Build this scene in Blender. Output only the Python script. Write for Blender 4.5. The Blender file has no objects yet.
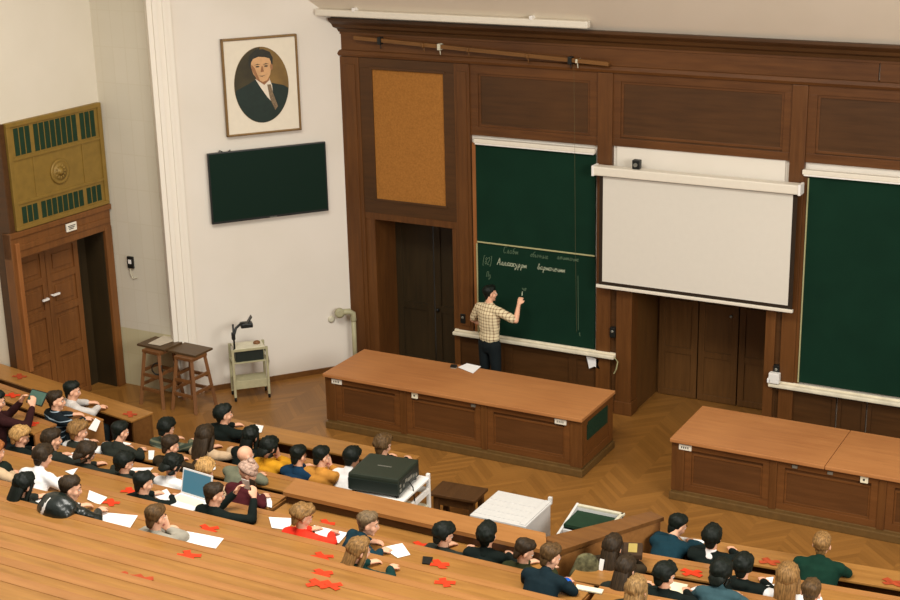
import bpy, bmesh, math, random
from mathutils import Vector, Matrix, noise
random.seed(7)
sc = bpy.context.scene
U = 0.87          # metres per drawing unit: everything except people is drawn in units and converted at the end
# ------------------------------------------------------------------ camera
cam = bpy.data.objects.new('camera', bpy.data.cameras.new('camera'))
sc.collection.objects.link(cam)
cam.data.sensor_width = 36.0
cam.data.lens = 36.0 * 1512.59 / 900.0
cam.data.clip_end = 200
CR = ((0.8796480398791583, 0.47511916662726744, -0.02193407030547404),
      (0.1268132867854169, -0.2787330173310033, -0.9519591878564092),
      (-0.45840780559610267, 0.8346075020948263, -0.3054383754795725))
cam.matrix_world = Matrix(((CR[0][0], -CR[1][0], -CR[2][0], 0.0),
                           (CR[0][1], -CR[1][1], -CR[2][1], 0.0),
                           (CR[0][2], -CR[1][2], -CR[2][2], 9.13 * U),
                           (0, 0, 0, 1)))
sc.camera = cam
# ------------------------------------------------------------------ world, lights, exposure
w = bpy.data.worlds.new('world'); sc.world = w; w.use_nodes = True
bg = w.node_tree.nodes['Background']
bg.inputs[0].default_value = (1.0, 0.95, 0.86, 1); bg.inputs[1].default_value = 0.50

def area(name, loc, target, sx, sy, power, col):
    l = bpy.data.lights.new(name, 'AREA'); l.shape = 'RECTANGLE'; l.size = sx; l.size_y = sy
    l.energy = power; l.color = col
    o = bpy.data.objects.new(name, l); sc.collection.objects.link(o)
    o.location = loc
    o.rotation_euler = (Vector(target) - Vector(loc)).to_track_quat('-Z', 'Y').to_euler()
    return o
area('ceiling_light', (-7.0, 9.5, 11.0), (-8.4, 13.5, 0), 6, 4.5, 1400, (1.0, 0.955, 0.87))
area('window_light', (3.2, 8.5, 6.6), (-10, 15.8, 1.8), 5, 3.5, 950, (1.0, 0.965, 0.90))
sc.view_settings.view_transform = 'Standard'
sc.view_settings.look = 'None'
sc.view_settings.gamma = 1.0
sc.view_settings.use_curve_mapping = False
sc.view_settings.exposure = 0.0

# ------------------------------------------------------------------ materials
M = {}
def lin(r, g, b):
    f = lambda c: (c/255/12.92) if c/255 <= .04045 else ((c/255+.055)/1.055)**2.4
    return (f(r), f(g), f(b), 1)
def new_mat(name, col, rough=.6, spec=.5, metal=0):
    m = bpy.data.materials.new(name); m.use_nodes = True
    b = m.node_tree.nodes['Principled BSDF']
    b.inputs['Base Color'].default_value = col
    b.inputs['Roughness'].default_value = rough
    b.inputs['Specular IOR Level'].default_value = spec
    b.inputs['Metallic'].default_value = metal
    M[name] = m
    return m, m.node_tree, b
def plain(name, rgb, rough=.6, spec=.4, metal=0, var=.12, scale=14, bump=0, bscale=60):
    m, nt, b = new_mat(name, lin(*rgb), rough, spec, metal)
    N = nt.nodes; L = nt.links
    tc = N.new('ShaderNodeTexCoord')
    if var:
        n = N.new('ShaderNodeTexNoise'); n.inputs['Scale'].default_value = scale; n.inputs['Detail'].default_value = 5
        L.new(tc.outputs['Object'], n.inputs['Vector'])
        r = N.new('ShaderNodeValToRGB'); c = lin(*rgb)
        r.color_ramp.elements[0].position = .3; r.color_ramp.elements[1].position = .7
        r.color_ramp.elements[0].color = tuple(x*(1-var) for x in c[:3]) + (1,)
        r.color_ramp.elements[1].color = tuple(min(1, x*(1+var)) for x in c[:3]) + (1,)
        L.new(n.outputs[0], r.inputs[0]); L.new(r.outputs[0], b.inputs['Base Color'])
    if bump:
        n2 = N.new('ShaderNodeTexNoise'); n2.inputs['Scale'].default_value = bscale
        L.new(tc.outputs['Object'], n2.inputs['Vector'])
        bu = N.new('ShaderNodeBump'); bu.inputs['Strength'].default_value = bump; bu.inputs['Distance'].default_value = .01
        L.new(n2.outputs[0], bu.inputs['Height']); L.new(bu.outputs[0], b.inputs['Normal'])
    return m
def wood(name, dark, light, axis='X', rough=.45, scale=1.0, spec=.4):
    m, nt, b = new_mat(name, lin(*light), rough, spec)
    N = nt.nodes; L = nt.links
    tc = N.new('ShaderNodeTexCoord'); mp = N.new('ShaderNodeMapping')
    s = {'X': (.7, 9, 9), 'Y': (9, .7, 9), 'Z': (9, 9, .7)}[axis]
    mp.inputs['Scale'].default_value = tuple(v*scale for v in s)
    L.new(tc.outputs['Object'], mp.inputs['Vector'])
    n = N.new('ShaderNodeTexNoise'); n.inputs['Scale'].default_value = 2.2; n.inputs['Detail'].default_value = 6; n.inputs['Roughness'].default_value = .6
    L.new(mp.outputs[0], n.inputs['Vector'])
    n2 = N.new('ShaderNodeTexNoise'); n2.inputs['Scale'].default_value = .9; n2.inputs['Detail'].default_value = 3
    L.new(tc.outputs['Object'], n2.inputs['Vector'])
    mx = N.new('ShaderNodeMath'); mx.operation = 'MULTIPLY_ADD'; mx.inputs[1].default_value = .45
    L.new(n2.outputs[0], mx.inputs[0]); 
    ml = N.new('ShaderNodeMath'); ml.operation = 'MULTIPLY'; ml.inputs[1].default_value = .62
    L.new(n.outputs[0], ml.inputs[0]); L.new(ml.outputs[0], mx.inputs[2])
    r = N.new('ShaderNodeValToRGB')
    r.color_ramp.elements[0].position = .34; r.color_ramp.elements[0].color = lin(*dark)
    r.color_ramp.elements[1].position = .74; r.color_ramp.elements[1].color = lin(*light)
    L.new(mx.outputs[0], r.inputs[0]); L.new(r.outputs[0], b.inputs['Base Color'])
    rr = N.new('ShaderNodeMapRange'); rr.inputs['To Min'].default_value = rough-.08; rr.inputs['To Max'].default_value = rough+.12
    L.new(n.outputs[0], rr.inputs[0]); L.new(rr.outputs[0], b.inputs['Roughness'])
    return m
def math_node(nt, op, a, bval=None):
    n = nt.nodes.new('ShaderNodeMath'); n.operation = op
    for i, v in enumerate((a, bval)):
        if v is None: continue
        if isinstance(v, (int, float)): n.inputs[i].default_value = v
        else: nt.links.new(v, n.inputs[i])
    return n.outputs[0]
def parquet(name):
    m, nt, b = new_mat(name, lin(140, 92, 45), .38, .45)
    N = nt.nodes; L = nt.links
    tc = N.new('ShaderNodeTexCoord'); sp = N.new('ShaderNodeSeparateXYZ'); L.new(tc.outputs['Object'], sp.inputs[0])
    W = .42
    xs = math_node(nt, 'DIVIDE', sp.outputs[0], W)
    col = math_node(nt, 'FLOOR', xs)
    pp = math_node(nt, 'PINGPONG', sp.outputs[0], W)
    d = math_node(nt, 'ADD', sp.outputs[1], pp)
    row = math_node(nt, 'FLOOR', math_node(nt, 'DIVIDE', d, .085))
    cv = N.new('ShaderNodeCombineXYZ'); L.new(col, cv.inputs[0]); L.new(row, cv.inputs[1])
    wn = N.new('ShaderNodeTexWhiteNoise'); wn.noise_dimensions = '2D'; L.new(cv.outputs[0], wn.inputs['Vector'])
    n = N.new('ShaderNodeTexNoise'); n.inputs['Scale'].default_value = 1.1; n.inputs['Detail'].default_value = 4
    L.new(tc.outputs['Object'], n.inputs['Vector'])
    par = math_node(nt, 'MODULO', math_node(nt, 'ABSOLUTE', col), 2)
    t = math_node(nt, 'ADD', math_node(nt, 'MULTIPLY', wn.outputs[0], .45), math_node(nt, 'MULTIPLY', n.outputs[0], .55))
    t = math_node(nt, 'ADD', t, math_node(nt, 'MULTIPLY', par, .05))
    r = N.new('ShaderNodeValToRGB')
    r.color_ramp.elements[0].position = .15; r.color_ramp.elements[0].color = lin(118, 79, 33)
    r.color_ramp.elements[1].position = .9; r.color_ramp.elements[1].color = lin(150, 103, 47)
    L.new(t, r.inputs[0])
    fr = math_node(nt, 'FRACT', math_node(nt, 'DIVIDE', d, .085))
    gap = math_node(nt, 'LESS_THAN', fr, .06)
    mix = N.new('ShaderNodeMixRGB'); mix.blend_type = 'MULTIPLY'; mix.inputs[2].default_value = (.8, .77, .7, 1)
    L.new(gap, mix.inputs[0]); L.new(r.outputs[0], mix.inputs[1]); L.new(mix.outputs[0], b.inputs['Base Color'])
    return m
def stripes(name, base, line, axis=2, period=.07, width=.18, rough=.85, both=False):
    m, nt, b = new_mat(name, lin(*base), rough, .2)
    N = nt.nodes; L = nt.links
    tc = N.new('ShaderNodeTexCoord'); sp = N.new('ShaderNodeSeparateXYZ'); L.new(tc.outputs['Object'], sp.inputs[0])
    def lines(ax, ph=0):
        return math_node(nt, 'LESS_THAN', math_node(nt, 'FRACT', math_node(nt, 'ADD', math_node(nt, 'DIVIDE', sp.outputs[ax], period), ph)), width)
    f = lines(axis)
    if both:
        f2 = lines(0, .3)
        f = math_node(nt, 'MULTIPLY', math_node(nt, 'ADD', f, f2), .5)
    mix = N.new('ShaderNodeMixRGB'); mix.inputs[1].default_value = lin(*base); mix.inputs[2].default_value = lin(*line)
    L.new(f, mix.inputs[0]); L.new(mix.outputs[0], b.inputs['Base Color'])
    return m
def plaster(name, rgb, low=None, zlow=1.0, joints=False):
    m, nt, b = new_mat(name, lin(*rgb), .8, .25)
    N = nt.nodes; L = nt.links
    tc = N.new('ShaderNodeTexCoord')
    n = N.new('ShaderNodeTexNoise'); n.inputs['Scale'].default_value = .8; n.inputs['Detail'].default_value = 7
    L.new(tc.outputs['Object'], n.inputs['Vector'])
    r = N.new('ShaderNodeValToRGB'); c = lin(*rgb)
    r.color_ramp.elements[0].position = .3; r.color_ramp.elements[1].position = .65
    r.color_ramp.elements[0].color = (c[0]*.93, c[1]*.925, c[2]*.9, 1)
    r.color_ramp.elements[1].color = c
    L.new(n.outputs[0], r.inputs[0])
    out = r.outputs[0]
    sp = N.new('ShaderNodeSeparateXYZ'); L.new(tc.outputs['Object'], sp.inputs[0])
    if low:
        f = math_node(nt, 'LESS_THAN', sp.outputs[2], zlow)
        mix = N.new('ShaderNodeMixRGB'); mix.inputs[2].default_value = lin(*low)
        L.new(f, mix.inputs[0]); L.new(out, mix.inputs[1]); out = mix.outputs[0]
    if joints:
        br = N.new('ShaderNodeTexBrick'); br.offset = 0; br.inputs['Scale'].default_value = 1
        br.inputs['Brick Width'].default_value = .22; br.inputs['Row Height'].default_value = .5
        br.inputs['Mortar Size'].default_value = .008
        br.inputs['Color1'].default_value = (1, 1, 1, 1); br.inputs['Color2'].default_value = (.97, .97, .96, 1); br.inputs['Mortar'].default_value = (.95, .94, .91, 1)
        cv = N.new('ShaderNodeCombineXYZ'); L.new(sp.outputs[0], cv.inputs[0]); L.new(sp.outputs[2], cv.inputs[1])
        L.new(cv.outputs[0], br.inputs['Vector'])
        mix = N.new('ShaderNodeMixRGB'); mix.blend_type = 'MULTIPLY'; mix.inputs[0].default_value = 1
        L.new(out, mix.inputs[1]); L.new(br.outputs[0], mix.inputs[2]); out = mix.outputs[0]
    L.new(out, b.inputs['Base Color'])
    return m

def hair_mat(name, rgb):
    m, nt, b = new_mat(name, lin(*rgb), .55, .2)
    N = nt.nodes; L = nt.links
    tc = N.new('ShaderNodeTexCoord'); mp = N.new('ShaderNodeMapping'); mp.inputs['Scale'].default_value = (85, 60, 16)
    L.new(tc.outputs['Object'], mp.inputs['Vector'])
    n = N.new('ShaderNodeTexNoise'); n.inputs['Scale'].default_value = 1.0; n.inputs['Detail'].default_value = 4; L.new(mp.outputs[0], n.inputs['Vector'])
    r = N.new('ShaderNodeValToRGB'); c = lin(*rgb); r.color_ramp.elements[0].position = .32; r.color_ramp.elements[1].position = .72
    r.color_ramp.elements[0].color = tuple(x*.5 for x in c[:3]) + (1,); r.color_ramp.elements[1].color = tuple(x*1.55 for x in c[:3]) + (1,)
    L.new(n.outputs[0], r.inputs[0]); L.new(r.outputs[0], b.inputs['Base Color'])
    bu = N.new('ShaderNodeBump'); bu.inputs['Strength'].default_value = .6; bu.inputs['Distance'].default_value = .006
    L.new(n.outputs[0], bu.inputs['Height']); L.new(bu.outputs[0], b.inputs['Normal'])
plaster('plaster', (226, 218, 206))
plaster('plaster_left', (218, 210, 194))
plaster('plaster_return', (212, 204, 186), low=(196, 186, 150), zlow=1.02*U, joints=True)
plaster('ceiling_paint', (226, 214, 196))
plain('white_trim', (230, 222, 208), .6, .3, var=0)
parquet('parquet')
wood('panel_wood', (74, 42, 15), (104, 63, 25), 'X')
wood('panel_wood_v', (75, 43, 16), (106, 65, 26), 'Z')
wood('panel_dark', (60, 37, 15), (84, 52, 21), 'X')
wood('door_dark', (40, 32, 18), (58, 44, 22), 'Z')
wood('recess_wood', (76, 49, 21), (102, 67, 29), 'Z')
wood('door_wood', (96, 58, 26), (130, 82, 38), 'Z')
wood('orange_wood', (126, 76, 36), (156, 100, 52), 'Z')
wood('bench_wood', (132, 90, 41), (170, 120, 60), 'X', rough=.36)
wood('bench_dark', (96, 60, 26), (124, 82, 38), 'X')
wood('barrier_top', (140, 92, 46), (172, 119, 66), 'X', rough=.4)
wood('desk_top', (156, 100, 56), (182, 124, 72), 'X', rough=.5)
wood('desk_body', (84, 49, 19), (112, 68, 29), 'X')
wood('desk_panel', (74, 44, 19), (96, 58, 25), 'X')
wood('stool_wood', (96, 60, 32), (130, 86, 46), 'Z')
wood('board_top', (70, 52, 32), (94, 70, 42), 'X')
wood('low_bench', (62, 40, 20), (88, 58, 28), 'Y')
wood('rod_wood', (98, 64, 28), (126, 84, 38), 'X')
plain('plinth', (96, 70, 34), .5)
plain('cork', (158, 106, 50), .9, .1, var=.16, scale=40)
plain('chalkboard', (16, 44, 31), .9, .1, var=.10, scale=2.5)
plain('chalk', (172, 180, 154), .95, .05, var=0)
plain('faint_chalk', (92, 114, 90), .95, .05, var=0)
plain('chalk_rail', (168, 164, 120), .6, var=.05)
plain('tray_white', (220, 210, 186), .7, .2, var=.12, scale=7)
plain('screen_fabric', (212, 206, 194), .85, .15, var=.01)
plain('cabinet_white', (204, 202, 198), .5, .3, var=.02)
plain('cord_grey', (104, 96, 66), .8, .1, var=0)
plain('screen_case', (222, 214, 198), .4, .4, var=.02)
plain('black_plastic', (24, 26, 24), .4, .4, var=.05)
plain('black_edge', (40, 28, 16), .6, .3, var=.05)
plain('tv_glass', (10, 34, 24), .5, .12, var=0)
plain('grey_metal', (150, 150, 140), .4, .5, .6, var=.05)
plain('bronze', (134, 106, 46), .5, .4, .15, var=.10, scale=9)
plain('slot_dark', (28, 52, 34), .8, .2, var=.1)
plain('white_plastic', (232, 228, 222), .45, .4, var=.02)
plain('cream_paint', (206, 200, 176), .5, .4, var=.06)
plain('olive_paint', (168, 162, 128), .5, .4, var=.08)
plain('label_white', (226, 220, 204), .6, .3, var=.03)
plain('ink', (70, 66, 60), .8, .1, var=0)
plain('paper', (240, 238, 236), .85, .15, var=.02, scale=4)
plain('pink_paper', (236, 140, 196), .85, .15, var=.02)
plain('cream_paper', (232, 224, 196), .85, .15, var=.02)
plain('palegrey_paper', (196, 184, 164), .85, .15, var=.05)
plain('tape_red', (206, 58, 26), .7, .2, var=.12, scale=20)
plain('tape_faded', (162, 66, 34), .7, .2, var=.2, scale=20)
plain('laptop_white', (232, 230, 228), .4, .4, var=.01)
plain('rubber', (22, 22, 20), .8, .2, var=0)
plain('frame_gold', (122, 92, 48), .45, .5, .3, var=.12)
plain('mat_board', (226, 216, 196), .8, .2, var=.02)
plain('photo_brown', (120, 92, 44), .5, .3, var=.25, scale=5)
plain('photo_dark', (58, 50, 26), .5, .3, var=.25, scale=5)
plain('photo_skin', (206, 160, 112), .5, .3, var=.1, scale=12)
plain('photo_shade', (150, 104, 66), .5, .3, var=.1)
plain('photo_hair', (40, 38, 26), .5, .3, var=.2)
plain('photo_suit', (24, 40, 32), .5, .3, var=.15)
plain('photo_white', (222, 210, 190), .5, .3, var=.02)
plain('photo_tie', (120, 100, 74), .5, .3, var=.5, scale=60)
plain('projector_black', (36, 44, 34), .45, .4, var=.06)
plain('projector_side', (22, 32, 26), .5, .4, var=.05)
plain('yellow_item', (170, 150, 84), .7, .2, var=.05)
plain('bag_dark', (62, 44, 28), .6, .3, var=.15)
plain('slate_screen', (70, 104, 92), .3, .4, var=.15)
m_, nt_, b_ = new_mat('laptop_screen', lin(20, 20, 20), .3)
b_.inputs['Emission Color'].default_value = lin(96, 158, 176); b_.inputs['Emission Strength'].default_value = .55
# cloth
for nme, rgb in dict(charcoal=(40, 44, 38), black=(18, 26, 23), dbrownjacket=(52, 42, 28), beige=(196, 168, 134), mustard=(204, 146, 34),
                     greygreen=(110, 112, 92), navy=(18, 48, 72), ochre=(190, 132, 56), white=(232, 230, 228), maroon=(72, 26, 30),
                     red=(240, 56, 36), navyteal=(20, 50, 60), teal=(16, 52, 48), grey=(150, 144, 130), palegrey=(196, 190, 184),
                     maroondark=(48, 22, 22), olive=(44, 48, 26), darkblue=(18, 34, 40), green=(14, 46, 34), slate=(52, 78, 84),
                     trousers=(24, 30, 32), trousers_blue=(34, 46, 66), shoe=(26, 24, 22), beanie=(170, 140, 122), bluecuff=(30, 88, 190),
                     blackcap=(24, 34, 28), camo=(84, 82, 58)).items():
    plain('cloth_' + nme, rgb, .9, .15, var=.14, scale=9, bump=.25, bscale=40)
M['cloth_blackwc'] = M['cloth_black']; M['cloth_whitevest'] = M['cloth_white']
plain('cloth_leather', (20, 28, 24), .32, .6, var=.1, scale=8, bump=.4, bscale=14)
stripes('cloth_stripegreen', (60, 70, 58), (104, 106, 84), 2, .05, .35)
stripes('cloth_stripenavy', (16, 28, 34), (150, 166, 176), 2, .075, .14)
stripes('cloth_plaid', (226, 210, 172), (128, 98, 72), 2, .046, .30, both=True)
for nme, rgb in dict(black=(16, 22, 16), dbrown=(50, 38, 24), brown=(84, 62, 36), lbrown=(134, 100, 58), blond=(178, 138, 84), blonddark=(140, 108, 66),
                     ginger=(150, 90, 46), greybrown=(112, 92, 66), beanie=(176, 146, 128)).items():
    hair_mat('hair_' + nme, rgb)
plain('skin', (226, 172, 140), .55, .35, var=.05, scale=8)
plain('lips', (178, 104, 90), .5, .35, var=0)
plain('eye_white', (225, 220, 212), .3, .5, var=0)
plain('cloth_camo', (92, 88, 62), .9, .15, var=.75, scale=16)

# ------------------------------------------------------------------ mesh helpers
def link(o, parent=None):
    sc.collection.objects.link(o)
    if parent is not None: o.parent = parent
    return o
def obj(name, bm, mat, parent=None, smooth=False, kind=None, label=None):
    me = bpy.data.meshes.new(name)
    bmesh.ops.recalc_face_normals(bm, faces=bm.faces)
    bm.to_mesh(me); bm.free()
    for m in (mat if isinstance(mat, (list, tuple)) else [mat]): me.materials.append(M[m] if isinstance(m, str) else m)
    if smooth:
        for p in me.polygons: p.use_smooth = True
    o = bpy.data.objects.new(name, me); link(o, parent)
    if kind: o['kind'] = kind
    if label: o['label'] = label
    return o
def tag(o, label, cat, group=None):
    o['label'] = label; o['category'] = cat
    if group: o['group'] = group
    return o
def thing(name, label, cat, loc=(0, 0, 0), rz=0, group=None):
    o = bpy.data.objects.new(name, None); sc.collection.objects.link(o)
    o.location = loc; o.rotation_euler = (0, 0, math.radians(rz)); o.empty_display_size = .1
    return tag(o, label, cat, group)
def struct(name, bm, mat, parent=None):
    o = obj(name, bm, mat, parent)
    o['kind'] = 'structure'
    return o
def BM(): return bmesh.new()
def box(bm, x0, x1, y0, y1, z0, z1, bev=0, mat=Matrix(), mi=0):
    t = bmesh.new()
    r = bmesh.ops.create_cube(t, size=1)
    for v in t.verts:
        v.co = Vector(((x0+x1)/2 + v.co.x*(x1-x0), (y0+y1)/2 + v.co.y*(y1-y0), (z0+z1)/2 + v.co.z*(z1-z0)))
    if bev: bmesh.ops.bevel(t, geom=list(t.edges), offset=bev, segments=2, affect='EDGES', profile=.6)
    merge(bm, t, mat, mi); return bm
def merge(bm, t, mat=Matrix(), mi=0):
    vs = {}
    for v in t.verts: vs[v] = bm.verts.new(mat @ v.co)
    for f in t.faces:
        try:
            nf = bm.faces.new([vs[v] for v in f.verts]); nf.material_index = mi; nf.smooth = f.smooth
        except ValueError: pass
    t.free()
def prism(bm, pts, d, mat=Matrix(), mi=0):
    """polygon pts (3D) extruded by vector d"""
    a = [bm.verts.new(mat @ Vector(p)) for p in pts]
    b = [bm.verts.new(mat @ (Vector(p) + Vector(d))) for p in pts]
    n = len(pts)
    fs = [bm.faces.new(a), bm.faces.new(list(reversed(b)))]
    for i in range(n): fs.append(bm.faces.new([a[i], b[i], b[(i+1) % n], a[(i+1) % n]]))
    for f in fs: f.material_index = mi
    return bm
def chain(bm, pts, rad, seg=10, flat=None, side=None, smooth=True):
    """closed tube through pts; rad = radius or list; flat = list of depth ratios"""
    pts = [Vector(p) for p in pts]; n = len(pts)
    if not isinstance(rad, (list, tuple)): rad = [rad]*n
    if flat is None: flat = [1]*n
    elif not isinstance(flat, (list, tuple)): flat = [flat]*n
    P = []; 
    t0 = (pts[1]-pts[0]).normalized(); t1 = (pts[-1]-pts[-2]).normalized()
    for q, s in ((-.85, .5), (-.55, .82)): P.append((pts[0] + t0*rad[0]*q*min(1, flat[0]*1.2), rad[0]*s, flat[0], t0))
    for i in range(n):
        t = (pts[min(i+1, n-1)] - pts[max(i-1, 0)]).normalized()
        P.append((pts[i], rad[i], flat[i], t))
    for q, s in ((.55, .82), (.85, .5)): P.append((pts[-1] + t1*rad[-1]*q*min(1, flat[-1]*1.2), rad[-1]*s, flat[-1], t1))
    ref = Vector(side) if side is not None else None
    rings = []
    for c, r, f, t in P:
        s = ref if ref is not None else (Vector((0, 0, 1)) if abs(t.z) < .9 else Vector((0, 1, 0))).cross(t)
        s = (s - t*s.dot(t)).normalized(); u = t.cross(s)
        rings.append([bm.verts.new(c + s*r*math.cos(2*math.pi*k/seg) + u*r*f*math.sin(2*math.pi*k/seg)) for k in range(seg)])
    fs = []
    for a, b in zip(rings, rings[1:]):
        for k in range(seg): fs.append(bm.faces.new([a[k], a[(k+1) % seg], b[(k+1) % seg], b[k]]))
    fs.append(bm.faces.new(list(reversed(rings[0])))); fs.append(bm.faces.new(rings[-1]))
    for f in fs: f.smooth = smooth
    return bm
def rodm(bm, a, b, r, seg=10):
    a = Vector(a); b = Vector(b); t = (b-a).normalized()
    s = (Vector((0, 0, 1)) if abs(t.z) < .9 else Vector((0, 1, 0))).cross(t).normalized(); u = t.cross(s)
    ra = [bm.verts.new(a + s*r*math.cos(2*math.pi*k/seg) + u*r*math.sin(2*math.pi*k/seg)) for k in range(seg)]
    rb = [bm.verts.new(b + s*r*math.cos(2*math.pi*k/seg) + u*r*math.sin(2*math.pi*k/seg)) for k in range(seg)]
    for k in range(seg): bm.faces.new([ra[k], ra[(k+1) % seg], rb[(k+1) % seg], rb[k]]).smooth = True
    bm.faces.new(list(reversed(ra))); bm.faces.new(rb)
    return bm
def beam(bm, a, b, w, d, up=(0, 0, 1), mi=0):
    """rectangular bar from a to b"""
    a = Vector(a); b = Vector(b); t = (b-a).normalized(); u = Vector(up)
    s = u.cross(t)
    if s.length < 1e-4: s = Vector((1, 0, 0)).cross(t)
    s.normalize(); u = t.cross(s)
    q = [(-w/2, -d/2), (w/2, -d/2), (w/2, d/2), (-w/2, d/2)]
    A = [bm.verts.new(a + s*x + u*y) for x, y in q]; B = [bm.verts.new(b + s*x + u*y) for x, y in q]
    fs = [bm.faces.new(list(reversed(A))), bm.faces.new(B)]
    for k in range(4): fs.append(bm.faces.new([A[k], A[(k+1) % 4], B[(k+1) % 4], B[k]]))
    for f in fs: f.material_index = mi
    return bm
def ball(bm, c, r, seg=14, rings=9, mat=None):
    t = bmesh.new(); bmesh.ops.create_uvsphere(t, u_segments=seg, v_segments=rings, radius=1)
    r = Vector((r, r, r)) if isinstance(r, (int, float)) else Vector(r)
    for v in t.verts:
        v.co = Vector((v.co.x*r.x, v.co.y*r.y, v.co.z*r.z))
        if mat: v.co = mat @ v.co
        v.co += Vector(c)
    for f in t.faces: f.smooth = True
    merge(bm, t); return bm
def lathe(bm, prof, c=(0, 0, 0), seg=20, mat=Matrix()):
    rings = []
    for r, z in prof:
        rings.append([bm.verts.new(mat @ (Vector(c) + Vector((r*math.cos(2*math.pi*k/seg), r*math.sin(2*math.pi*k/seg), z)))) for k in range(seg)])
    for a, b in zip(rings, rings[1:]):
        for k in range(seg): bm.faces.new([a[k], a[(k+1) % seg], b[(k+1) % seg], b[k]]).smooth = True
    bm.faces.new(list(reversed(rings[0]))); bm.faces.new(rings[-1])
    return bm
def framed(bm, x0, x1, z0, z1, y, fw, depth, mi_frame=0, mi_panel=0, fy=.03):
    """raised frame around a sunk panel on the plane facing -Y; y = front of frame"""
    box(bm, x0, x1, y, y+depth, z0, z0+fw, .004, mi=mi_frame); box(bm, x0, x1, y, y+depth, z1-fw, z1, .004, mi=mi_frame)
    box(bm, x0, x0+fw, y, y+depth, z0+fw, z1-fw, .004, mi=mi_frame); box(bm, x1-fw, x1, y, y+depth, z0+fw, z1-fw, .004, mi=mi_frame)
    box(bm, x0+fw-.005, x1-fw+.005, y+fy, y+depth, z0+fw-.005, z1-fw+.005, mi=mi_panel)
    return bm

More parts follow.
